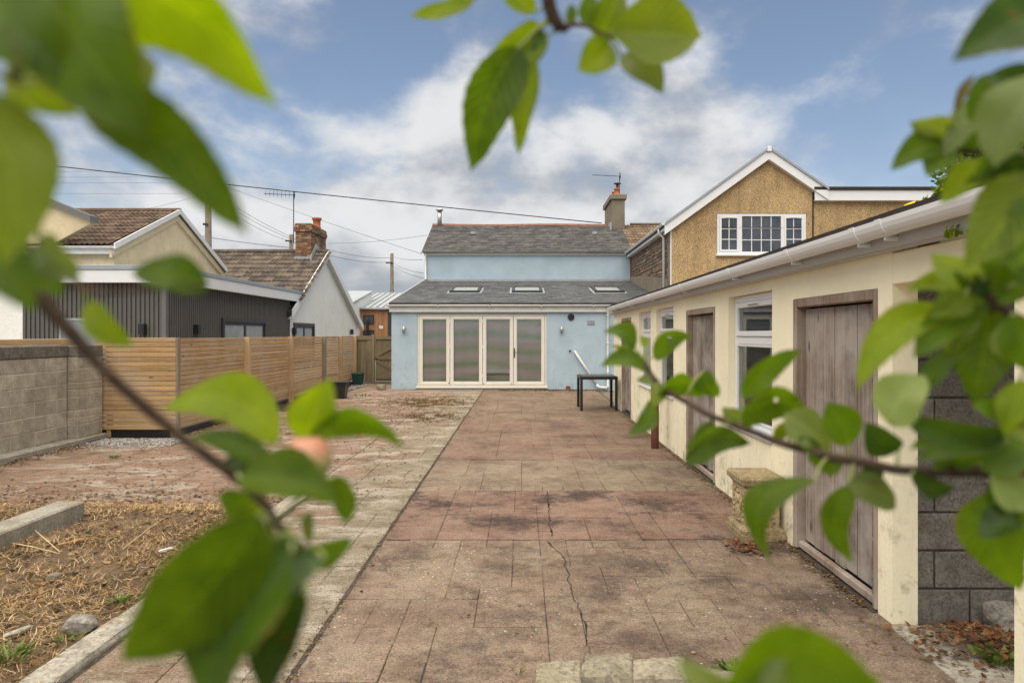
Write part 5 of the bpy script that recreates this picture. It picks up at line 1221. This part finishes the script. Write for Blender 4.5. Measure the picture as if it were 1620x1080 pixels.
for (x0, x1, z0, z1) in ((575, 592, 498, 513), (575, 592, 522, 530)):
    f = MB(); ring(f, bx_(x0), bx_(x1), bz_(z1), bz_(z0), .07, FYb - .05, FYb - .005); f.cbox(bx_((x0 + x1) / 2) - .04, bx_((x0 + x1) / 2) + .04, FYb - .049, FYb - .006, bz_(z1) + .06, bz_(z0) - .06, .004); w_ = f.build('window', M['dark_metal'], far)
    MB().box(bx_(x0) + .07, bx_(x1) - .07, FYb - .03, FYb - .02, bz_(z1) + .07, bz_(z0) - .07).build('pane', M['pane_dark'], w_)
MB().tube([(bx_(583.5), FYb - .4, 0), (bx_(583.5), FYb - .4, bz_(507))], .09, 8).build('flue', M['black_plastic'], far)
MB().cbox(bx_(600), bx_(606), FYb - .04, FYb - .005, bz_(520), bz_(515), .005).build('sign_board', M['white_old'], far)

# ================================================================== poles and wires
def pole(px, ytop, Y, r_, label, arms=()):
    b = at(px, 529, Y); t = thing('utility_pole', label, 'pole', (b.x, Y, 0)); zt = at(px, ytop, Y).z
    MB().tube([(b.x, Y, -.1), (b.x, Y, zt)], [r_ * 1.15, r_ * .85], 10).build('shaft', M['pole'], t, True)
    for dz, w_ in arms: MB().cbox(b.x - w_, b.x + w_ * .3, Y - r_ - .05, Y - r_ + .02, zt - dz, zt - dz + .1, .006).build('bracket', M['dark_metal'], t)
    return t
pole(329.5, 300, 34, .17, 'brown timber pole behind the cream house', ((1.8, .18),))
pole(461, 371, 46, .16, 'short dark pole top beside the brick chimney', ((.5, .35),))
pole(620, 401, 60, .17, 'tall timber pole behind the lean-to roof', ((.9, .5), (3.8, .8)))
def wire(a, b, sag, r_, label, mat='wire', n_=14):
    A, B = at(*a), at(*b); pts = []
    for i in range(n_ + 1):
        t_ = i / n_; p = A.lerp(B, t_); p.z -= sag * 4 * t_ * (1 - t_); pts.append(p)
    o = MB().tube(pts, r_, 5).build('overhead_wire', M[mat], None, True); return tag(o, label, 'wire', 'overhead wires')
wire((-900, 150, 27), (952, 353, 29.6), .12, .021, 'thick black service cable reaching the grey chimney')
wire((329, 285, 34), (668, 402, 27), .05, .009, 'thin wire from the brown pole to the upper blue wall', 'wire_pale')
wire((329, 300, 34), (461, 375, 46), .12, .012, 'upper of the wires from brown pole to short dark pole', 'wire_pale')
wire((329, 304, 34), (461, 378, 46), .2, .012, 'middle of the wires from brown pole to short dark pole', 'wire_pale')
wire((329, 310, 34), (461, 382, 46), .3, .012, 'lowest of the wires from brown pole to short dark pole', 'wire_pale')
wire((240, 360, 38), (461, 392, 46), .1, .016, 'dark wire crossing low behind the brown pole')
wire((461, 376, 46), (620, 408, 60), .4, .018, 'wire from short dark pole to the timber pole', 'wire_pale')
wire((461, 382, 46), (620, 414, 60), .5, .018, 'lower wire from short dark pole to the timber pole', 'wire_pale')
wire((620, 405, 60), (668, 411, 27), .1, .012, 'upper wire from the timber pole to the blue house', 'wire_pale')
wire((620, 414, 60), (670, 432, 27), .15, .012, 'middle wire from the timber pole to the blue house', 'wire_pale')
wire((620, 418, 60), (670, 440, 27), .15, .012, 'lower wire from the timber pole to the blue house', 'wire_pale')
wire((520, 385, 40), (676, 372, 34), .1, .010, 'thin wire rising toward the slate roof ridge', 'wire_pale')
for i, y_ in enumerate((269, 278, 287, 304)):
    wire((-900, y_ - 6, 70), (330, y_ + 2, 72), .2, .016, ['topmost', 'second', 'third', 'lowest'][i] + ' of the faint parallel wires above the cream house', 'wire_pale')
wire((230, 331, 40), (329, 305, 34), .05, .009, 'faint wire rising from the cream ridge to the brown pole', 'wire_pale')
# ================================================================== small foliage beyond and on the outbuilding
def leafy_mass(mb, c, rad, n_, size, seed, gaps=0.0):
    random.seed(seed)
    for _ in range(n_):
        while True:
            p = Vector((U(-1, 1), U(-1, 1), U(-1, 1)))
            if p.length < 1 and (p.length > .55 or random.random() < .35) and noise.noise(p * 2.4 + Vector((seed, 0, 0))) > gaps: break
        p = Vector((c[0] + p.x * rad[0], c[1] + p.y * rad[1], c[2] + p.z * rad[2]))
        d = Vector((U(-1, 1), U(-1, 1), U(-1, .3))).normalized(); s_ = d.cross(Vector((U(-1, 1), U(-1, 1), U(-1, 1)))).normalized(); L = U(*size)
        nn = d.cross(s_) * L * .12
        mb.add([p, p + d * L * .5 - s_ * L * .28, p + d * L, p + d * L * .5 + s_ * L * .28], [(0, 1, 2, 3)])
mt_ = NT('tree_leaf'); cc = mt_.ramp(mt_.isl(), [(0, (.05, .10, .012)), (.4, (.10, .17, .02)), (.8, (.17, .24, .03)), (1, (.28, .33, .05))])
b_ = mt_.bsdf(cc, .5, None, .35); tr_ = mt_.n.new('ShaderNodeBsdfTranslucent'); mt_.link(mt_.mix(1.0, cc, (1.4, 1.5, .5), 'MULTIPLY'), tr_.inputs[0]); mx_ = mt_.n.new('ShaderNodeMixShader'); mx_.inputs[0].default_value = .4
mt_.link(b_.outputs[0], mx_.inputs[1]); mt_.link(tr_.outputs[0], mx_.inputs[2]); mt_.link(mx_.outputs[0], mt_.out.inputs[0]); M['tree_leaf'] = mt_.m
tree = thing('tree', 'light green leafy tree rising behind the outbuilding roof', 'tree', (6.7, 9.5, 0))
MB().tube([(6.6, 9.5, -.1), (6.55, 9.5, 1.2), (6.5, 9.45, 2.4), (6.45, 9.4, 3.7)], [.14, .11, .08, .04], 9).build('trunk', M['bark'], tree, True)
for e in ((5.9, 9.2, 3.7), (7.2, 9.7, 3.7), (6.4, 9.9, 4.4)): MB().tube([(6.53, 9.48, 1.9), ((6.5 + e[0]) / 2, 9.5, 2.9), e], [.06, .04, .015], 7).build('limb', M['bark'], tree, True)
mb = MB(); leafy_mass(mb, (6.35, 9.4, 4.0), (.6, .6, .55), 1500, (.07, .13), 3, -.1); leafy_mass(mb, (6.9, 9.6, 4.1), (.8, .8, .75), 2400, (.07, .13), 8, -.1); leafy_mass(mb, (6.0, 9.3, 3.5), (.36, .4, .3), 600, (.06, .11), 5, -.05); leafy_mass(mb, (6.5, 9.5, 3.3), (1.0, .6, .5), 1800, (.07, .12), 6, -.1)
mb.build('crown', M['tree_leaf'], tree, kind='stuff')

def leaf_mesh(name, mats, B, u, v, n, L, W_, sb=0.0, vimg=None, bend=.1, fold=.25, attach=None, seed=0, hole=None, shape=0.0):
    """one leaf: midrib from B along u, width along v, upper side toward n; returns a mesh object with uv and stalk"""
    N, K = 18, 4; mb = MB(); uv = []; rnd_ = random.Random(seed); ph = rnd_.uniform(0, 6.28); rip = rnd_.uniform(.02, .06)
    def width(t): return (math.sin(math.pi * min(1, t ** (.78 + shape))) ** .72) * (1 - .12 * t) if 0 < t < 1 else 0
    for i in range(N + 1):
        t = i / N; tt = .002 + .996 * t; w = width(tt) * W_ / 2
        if t > .88: w *= max(.04, (1 - t) / .12) ** .55
        c = B + u * (L * t) + (vimg or v) * (sb * L * 4 * t * (1 - t)) - n * (bend * L * (1 - 4 * t * (1 - t)))
        for j in range(-K, K + 1):
            s_ = j / K; ww = w * (1 + (.05 if abs(j) == K and i % 2 else 0)) * (1 + (.10 * math.sin(t * 5 + ph * 2) if j < 0 else .10 * math.sin(t * 6 + ph * 3)))
            h = fold * abs(s_) ** 1.4 * w + rip * W_ * abs(s_) * math.sin(t * 10 + ph + (2 if j < 0 else 0)) * math.sin(math.pi * t)
            mb.v.append(c + v * (s_ * ww) + n * h); uv.append((.5 + s_ * .5, t))
    C = 2 * K + 1
    for i in range(N):
        for j in range(C - 1):
            if hole and (i, j) in hole: continue
            mb.f.append([i*C+j, (i+1)*C+j, (i+1)*C+j+1, i*C+j+1]); mb.mi.append(0)
    if attach is not None:
        A = Vector(attach); base = mb.v[K]
        if (A - base).length > .004:
            mid = (A + base) / 2 + Vector((0, 0, .12 * (A - base).length)); o = len(mb.v)
            mb.tube([A, mid, base, base + u * L * .06], [.0014, .0011, .0010, .0006], 5, 1); uv += [(.5, .5)] * (len(mb.v) - o)
    mb.uv = uv
    return mb.mesh(name, mats, True)
def poly_near(pts, p):
    best = None
    for a, b in zip(pts, pts[1:]):
        ab = b - a; t = max(0, min(1, (p - a).dot(ab) / max(ab.length_squared, 1e-9))); q = a + ab * t
        if best is None or (q - p).length < (best - p).length: best = q
    return best
CAM = Vector((0, 0, CAMH)); LEAFN = [0]
def apple_branch(label, spine, leaves, twigs=(), fruit=(), root=()):
    """spine: (px, py, depth m, diameter px); leaves: (base px, py, tip px, py, width px, depth, roll deg, arc, kind, extra)"""
    pts = [Vector(r[:3]) for r in root] + [at(a, b, d) for a, b, d, w in spine]; rad = [r[3] for r in root] + [w * d / FPX / 2 for a, b, d, w in spine]
    t = thing('apple_branch', label, 'apple branch', pts[0], group='apple tree branches close to the viewer')
    fine = []; fr_ = []
    for i in range(len(pts) - 1):
        for k_ in range(4):
            f_ = k_ / 4; p = pts[i].lerp(pts[i + 1], f_); p += Vector((noise.noise(p * 40), 0, noise.noise(p * 40 + Vector((5, 5, 5))))) * rad[i] * .5
            fine.append(p); fr_.append((rad[i] + (rad[i + 1] - rad[i]) * f_) * (1 + .12 * noise.noise(p * 90)))
    fine.append(pts[-1]); fr_.append(rad[-1])
    MB().tube(fine, fr_, 9).build('branch', M['bark'], t, True)
    lines = [fine]
    for tw in twigs:
        tp = [at(a, b, d) for a, b, d, w in tw]; MB().tube(tp, [w * d / FPX / 2 for a, b, d, w in tw], 7).build('twig', M['bark'], t, True); lines.append(tp)
    for lf in leaves:
        bx0, by0, tx_, ty_, wpx, dep, roll, arc, kind = lf[:9]; ex = lf[9] if len(lf) > 9 else {}
        LEAFN[0] += 1; random.seed(LEAFN[0] * 17)
        B = at(bx0, by0, dep); T = at(tx_, ty_, dep + ex.get('dd', 0.0)); u = T - B; L = u.length; u.normalize()
        d = ((B + T) / 2 - CAM).normalized(); vi = u.cross(d).normalized(); q = Matrix.Rotation(R(roll), 3, u); v = (q @ vi).normalized(); n_ = u.cross(v).normalized()
        W_ = wpx * dep / FPX / max(abs(math.cos(R(roll))), .42)
        A = min((poly_near(l, B) for l in lines), key=lambda z: (z - B).length)
        if (A - B).length > .045: A = B + (A - B).normalized() * .03
        me = leaf_mesh('leaf', [M[kind], M['stalk']], B, u, v, n_, L, W_, arc, vi, ex.get('bend', U(.02, .10)), ex.get('fold', U(.15, .4)), A, LEAFN[0], ex.get('hole'), ex.get('shape', 0))
        link('leaf', me, t)
    rp = [Vector(r[:3]) for r in root]
    for a_, b_ in zip(rp[:-1], rp[1:]):                    # leaves on the limb beyond the picture's edge
        for _ in range(9):
            LEAFN[0] += 1; random.seed(LEAFN[0] * 17); f_ = U(.1, .75); A = a_.lerp(b_, f_); dv = Vector((U(-1, 1), U(-1, 1), U(-.9, .5))).normalized(); s2 = dv.cross(Vector((U(-.3, .3), U(-.3, .3), 1))).normalized(); L = U(.05, .085)
            link('leaf', leaf_mesh('leaf', [M[random.choice((G, G, BR, DK, 'leaf_md'))], M['stalk']], A + dv * .02, dv, s2, s2.cross(dv) * -1, L, L * U(.5, .65), U(-.1, .1), None, U(.02, .1), U(.15, .4), A, LEAFN[0]), t)
    for (px, py, rpx, dep, kind) in fruit:
        c = at(px, py, dep); r_ = rpx * dep / FPX; mb = MB()
        mb.lathe([(r_ * .05, -r_ * .86), (r_ * .3, -r_ * .95), (r_ * .7, -r_ * .75), (r_ * .96, -r_ * .25), (r_, .1 * r_), (r_ * .85, r_ * .6), (r_ * .5, r_ * .92), (r_ * .2, r_ * .9), (r_ * .05, r_ * .78)], c, 18)
        fo = mb.build('fruit', M[kind], t, True)
        A = min((poly_near(l, c) for l in lines), key=lambda z: (z - c).length); MB().tube([A, (A + c) / 2 + Vector((0, 0, r_ * .6)), c + Vector((0, 0, r_ * .7))], .0013, 5).build('stalk', M['stalk'], fo, True)
    return t
G, BR, DK, PL, GY = 'leaf', 'leaf_br', 'leaf_dk', 'leaf_pale', 'leaf_grey'

# 1. branch entering at the left edge, ending in the lower-left cluster
apple_branch('dark apple branch slanting down from the left edge to the large lower cluster',
    [(-420, 60, .30, 32), (-160, 260, .33, 29), (-20, 398, .36, 26), (40, 450, .37, 23), (78, 484, .375, 24), (150, 572, .385, 18), (240, 655, .395, 17), (330, 722, .40, 16), (392, 768, .405, 17), (420, 800, .405, 14), (455, 850, .40, 12), (480, 885, .38, 10)],
    [(440, 690, 254, 642, 92, .41, 20, -.20, BR, {'fold': .2}), (482, 698, 523, 598, 76, .42, -10, .02, BR, {'shape': -.1}), (486, 697, 640, 713, 44, .42, 48, .27, G), (436, 738, 296, 684, 42, .40, 35, -.05, G),
     (378, 752, 540, 796, 78, .385, -25, .08, 'leaf_md', {'fold': .5}), (530, 752, 547, 830, 40, .40, 30, .12, G), (405, 795, 342, 785, 50, .42, -30, .1, G), (432, 745, 345, 735, 46, .43, 10, -.1, DK),
     (420, 800, 372, 822, 36, .415, 0, 0, BR), (490, 812, 488, 862, 20, .41, 40, 0, GY),
     (412, 822, 185, 1058, 150, .275, -18, .05, 'leaf_md', {'fold': .15, 'bend': .05}), (452, 868, 300, 1100, 170, .285, 38, -.04, DK, {'fold': .35}), (505, 880, 300, 1075, 120, .30, 28, -.16, 'leaf_dk2', {'fold': .3}),
     (478, 884, 557, 852, 46, .37, 20, -.08, G), (482, 940, 425, 1120, 70, .31, 30, -.12, DK), (430, 850, 470, 960, 80, .33, -20, 0, DK), (455, 840, 440, 900, 34, .36, 20, 0, PL)],
    fruit=[(487, 728, 38, .41, 'fruit')], root=[(-1.9, .1, 2.6, .03), (-1.1, .2, 2.25, .022), (-.62, .27, 1.95, .012)])
# 2. big leaves hanging in from the upper left corner
apple_branch('blurred apple branch filling the upper left corner with broad leaves',
    [(-420, -260, .24, 40), (-200, -120, .25, 36), (-60, -30, .26, 30), (10, 60, .26, 24), (30, 130, .26, 16)],
    [(20, -70, 222, 212, 190, .245, 8, .03, 'leaf_md', {'fold': .2}), (120, 150, 389, 374, 112, .255, 22, .10, 'leaf_md', {'fold': .15}), (80, -10, 426, 178, 150, .265, 30, .20, BR, {'fold': .3}), (150, 40, 230, 160, 60, .262, -50, .05, PL),
     (10, 90, 118, 182, 70, .27, 20, -.05, BR), (-100, 110, 8, 420, 150, .235, -25, .15, 'leaf_back', {'fold': .2}), (-60, 380, 50, 490, 90, .25, 10, .1, G), (-60, -60, 90, 120, 190, .24, 0, 0, 'leaf_md'), (60, 380, 128, 440, 60, .30, 30, 0, GY), (40, 400, 100, 470, 50, .30, -20, 0, G)], root=[(-1.7, .0, 2.9, .03), (-1.0, .12, 2.4, .02), (-.6, .2, 2.05, .01)])
# 3. twig with a few leaves low at the left, over the cladding
apple_branch('thin apple twig with two blurred leaves before the charcoal cladding',
    [(-60, 300, .33, 14), (60, 400, .335, 10), (130, 455, .34, 8), (180, 462, .34, 6)],
    [(326, 452, 203, 428, 62, .34, 15, -.06, G, {'fold': .15}), (132, 478, 209, 548, 46, .345, 10, -.06, BR)],
    twigs=[[(180, 462, .34, 6), (260, 455, .34, 5), (322, 452, .34, 4)]], root=[(-1.6, .1, 2.3, .016), (-.9, .22, 2.0, .009), (-.5, .29, 1.8, .004)])
# 4. spray hanging from the top centre
apple_branch('apple spur hanging from the top centre with drooping leaves',
    [(830, -240, .46, 26), (852, -110, .48, 24), (866, -10, .49, 22), (874, 20, .495, 22), (888, 48, .50, 17)],
    [(750, -8, 646, 22, 30, .50, 40, .10, BR), (845, 20, 790, -30, 40, .50, 10, 0, BR), (856, 38, 772, 98, 64, .50, 15, .15, BR), (838, 60, 790, 100, 40, .505, 30, 0, DK),
     (828, 72, 752, 272, 84, .49, -22, -.10, G, {'fold': .4}), (832, 84, 812, 244, 44, .50, 48, .08, BR, {'fold': .3}), (852, 45, 851, 98, 30, .50, 10, .04, G), (948, 62, 985, -24, 62, .50, 8, 0, BR),
     (966, 68, 914, 112, 58, .495, 15, .12, BR), (968, 46, 1113, 52, 100, .485, -22, -.03, 'leaf_back', {'fold': .5, 'shape': .2}), (985, 84, 1052, 146, 48, .50, -30, .05, GY), (900, 40, 906, 6, 20, .51, 20, 0, G), (925, 40, 935, -20, 30, .50, 20, 0, G)],
    twigs=[[(888, 48, .50, 14), (905, 38, .50, 9), (930, 42, .50, 6), (966, 60, .495, 5)]], root=[(.9, -.4, 3.3, .03), (.45, .0, 2.75, .02), (.12, .3, 2.25, .011), (.03, .42, 2.0, .007)])
# 5. upper right branch
apple_branch('apple branch reaching in from the upper right over the roof edge',
    [(1900, 120, .40, 20), (1760, 200, .42, 18), (1640, 246, .45, 15), (1570, 243, .47, 12), (1515, 236, .48, 9), (1495, 228, .48, 6)],
    [(1680, 10, 1514, 91, 92, .36, 12, -.06, DK, {'fold': .2}), (1512, 178, 1546, 116, 15, .47, 30, .1, 'leaf_brown'), (1502, 216, 1440, 196, 48, .48, -20, -.08, PL, {'fold': .4}), (1498, 226, 1410, 268, 50, .48, 20, -.10, G),
     (1500, 232, 1466, 279, 44, .475, 25, .05, G), (1534, 152, 1489, 248, 40, .47, 25, .08, GY), (1540, 192, 1604, 116, 66, .46, 15, .08, G), (1660, 108, 1572, 258, 105, .40, 20, -.05, GY), (1582, 262, 1489, 320, 52, .48, 15, -.10, BR),
     (1640, 270, 1526, 420, 100, .42, 10, .04, BR, {'fold': .2}), (1600, 220, 1560, 300, 55, .45, -15, 0, G), (1660, 300, 1600, 430, 80, .41, 20, 0, G), (1680, 180, 1610, 210, 80, .40, 20, 0, GY), (1560, 238, 1612, 190, 42, .46, 30, .1, DK), (1545, 236, 1530, 196, 30, .47, -20, 0, G), (1590, 250, 1660, 330, 70, .44, 15, 0, DK), (1560, 246, 1600, 300, 44, .46, 25, -.1, BR), (1625, 150, 1560, 120, 50, .43, 30, -.1, DK), (1600, 240, 1530, 290, 40, .45, -30, 0, 'leaf_shine')], root=[(1.9, -.1, 2.7, .03), (1.2, .15, 2.25, .018), (.75, .28, 1.98, .009)])
# 6. middle right branch with the dense cluster
apple_branch('apple branch with dense leaves before the dark block wall',
    [(1900, 560, .40, 22), (1740, 545, .43, 20), (1640, 520, .46, 18), (1585, 485, .475, 15), (1545, 455, .48, 11), (1520, 450, .485, 6)],
    [(1548, 458, 1472, 402, 52, .48, -20, -.05, PL), (1514, 455, 1436, 458, 34, .49, 25, -.12, BR), (1520, 488, 1356, 617, 62, .485, 15, -.17, BR, {'fold': .3}), (1558, 470, 1446, 564, 66, .48, 10, -.05, G), (1562, 490, 1540, 640, 98, .485, 5, .02, 'leaf_md', {'shape': -.15, 'fold': .1}),
     (1408, 672, 1464, 592, 82, .47, -12, .1, PL, {'fold': .4}), (1506, 552, 1445, 632, 36, .49, 20, 0, G), (1545, 500, 1494, 565, 34, .49, 20, 0, BR), (1600, 690, 1426, 662, 56, .47, -22, .06, DK, {'fold': .5}), (1596, 700, 1440, 708, 44, .475, 25, -.10, G),
     (1640, 660, 1540, 640, 50, .46, 10, 0, G), (1590, 480, 1620, 400, 60, .46, 10, 0, G), (1600, 500, 1640, 590, 70, .45, 0, 0, G), (1580, 520, 1600, 570, 40, .46, 10, 0, PL), (1560, 440, 1600, 380, 50, .47, 15, 0, G), (1570, 470, 1546, 420, 44, .475, 30, 0, DK), (1530, 462, 1470, 500, 46, .475, 25, .1, BR), (1630, 600, 1590, 690, 50, .45, 10, -.05, BR), (1610, 450, 1650, 380, 60, .45, 20, 0, 'leaf_shine'), (1555, 452, 1510, 420, 40, .48, 30, .1, G), (1600, 640, 1640, 700, 60, .46, 0, 0, PL)],
    twigs=[[(1585, 485, .475, 12), (1555, 492, .48, 11), (1520, 505, .48, 9), (1500, 512, .485, 5)]], root=[(1.9, .0, 2.0, .03), (1.2, .2, 1.75, .018), (.75, .3, 1.62, .009)])
# 7. long branch across the outbuilding
apple_branch('long apple branch crossing before the outbuilding toward the black table',
    [(1960, 800, .42, 24), (1760, 765, .45, 22), (1640, 748, .48, 20), (1545, 744, .50, 19), (1470, 746, .52, 18), (1410, 740, .54, 15), (1330, 725, .56, 14), (1250, 705, .59, 13), (1180, 679, .63, 11), (1130, 660, .66, 10), (1078, 632, .70, 9), (1045, 612, .72, 9), (1030, 592, .73, 10), (1018, 572, .735, 9)],
    [(1007, 549, 956, 523, 34, .74, 25, -.22, G), (1004, 554, 966, 545, 10, .74, 20, .05, BR), (1025, 583, 950, 578, 32, .73, 30, -.17, G), (1034, 566, 1095, 531, 36, .735, 20, .18, G, {'hole': {(9, 3), (9, 4)}}), (1042, 601, 1007, 600, 19, .725, 25, .05, GY),
     (1022, 548, 1014, 530, 12, .74, 20, 0, BR), (1042, 622, 1112, 632, 36, .71, 35, .30, G), (1112, 588, 1137, 629, 36, .70, 20, -.10, G), (1030, 632, 991, 687, 30, .72, 25, .22, G), (1042, 606, 1036, 645, 24, .715, -40, 0, PL),
     (1128, 668, 1084, 709, 38, .67, 20, .22, G), (1084, 728, 1190, 703, 46, .65, 30, .22, 'leaf_shine', {'fold': .5}), (1178, 630, 1274, 555, 38, .62, 20, .12, G), (1172, 666, 1283, 658, 58, .61, 28, .24, G, {'hole': {(9, 4)}, 'fold': .2}), (1176, 666, 1142, 645, 28, .64, -20, 0, PL),
     (1245, 655, 1318, 714, 58, .58, -15, .03, PL), (1345, 703, 1308, 636, 62, .56, 15, -.04, G), (1336, 730, 1276, 722, 32, .57, 20, .15, G), (1287, 757, 1222, 895, 54, .55, 22, -.36, 'leaf_md', {'bend': .02}), (1346, 766, 1350, 892, 50, .55, 12, -.20, 'leaf_md', {'fold': .15}),
     (1345, 762, 1420, 806, 52, .545, -10, .08, GY), (1424, 714, 1370, 670, 52, .54, -10, .1, DK), (1552, 718, 1450, 728, 32, .51, 35, -.10, G), (1443, 752, 1514, 770, 34, .52, 10, -.15, DK), (1590, 778, 1614, 940, 105, .49, 8, -.14, 'leaf_md', {'shape': -.1, 'fold': .12}),
     (1560, 742, 1640, 690, 70, .48, 0, 0, G), (1570, 760, 1640, 800, 60, .48, -15, 0, PL), (1585, 740, 1600, 690, 50, .49, 20, 0, G), (1600, 770, 1560, 800, 40, .49, 10, 0, G), (1610, 720, 1650, 760, 60, .48, 10, 0, GY), (1520, 742, 1570, 690, 40, .5, 25, .1, G), (1480, 742, 1530, 712, 30, .51, 30, .1, 'leaf_shine'), (1395, 736, 1350, 760, 30, .55, 20, .1, DK), (1225, 695, 1262, 668, 24, .6, 30, .1, BR), (1600, 800, 1550, 850, 50, .48, 25, .1, DK), (1300, 716, 1262, 690, 26, .575, 30, .1, 'leaf_shine')], root=[(1.95, .1, 1.15, .03), (1.25, .25, 1.35, .018), (.8, .34, 1.45, .009)])
# 8. leaf pushing up at the lower right
apple_branch('out of focus apple shoot poking up at the lower right edge',
    [(1500, 1600, .30, 26), (1400, 1380, .30, 22), (1280, 1240, .30, 18), (1170, 1130, .30, 12)],
    [(1140, 1120, 1412, 1118, 120, .29, 32, .27, 'leaf_md', {'fold': .3}), (1160, 1120, 1075, 1040, 60, .30, 10, .05, PL), (1180, 1150, 1240, 1040, 70, .295, -20, 0, GY), (1260, 1160, 1400, 1070, 60, .30, 20, .05, BR)], root=[(.75, .25, -.05, .014), (.62, .27, .5, .011), (.42, .28, .95, .007)])
# creeper sprig over the gutter
t = thing('creeper', 'small green creeper sprig trailing over the white gutter', 'creeper', (2.1, 3.1, 2.1))
pp = [at(1640, 330, 2.9), at(1590, 352, 2.95), at(1545, 366, 3.0), at(1508, 362, 3.05), at(1492, 366, 3.08)]
MB().tube(pp, [.006, .005, .004, .003, .002], 6).build('stem', M['stalk'], t, True)
random.seed(77)
for k_ in range(26):
    f_ = random.random(); i_ = int(f_ * 4 * .999); b0 = pp[i_].lerp(pp[i_ + 1], f_ * 4 - i_); dv = Vector((U(-1, 1), U(-1, .2), U(-1, .6))).normalized(); sd2 = dv.cross(Vector((0, 1, .3))).normalized(); L_ = U(.025, .05)
    link('leaf', leaf_mesh('leaf', [M['leaf' if k_ % 3 else 'leaf_br'], M['stalk']], b0 + dv * .01, dv, sd2, dv.cross(sd2), L_, L_ * .7, 0, None, .05, .2, b0, k_), t)
for o in LOCALS: del o['_loc']
for o in bpy.data.objects:
    if '_loc' in o: del o['_loc']
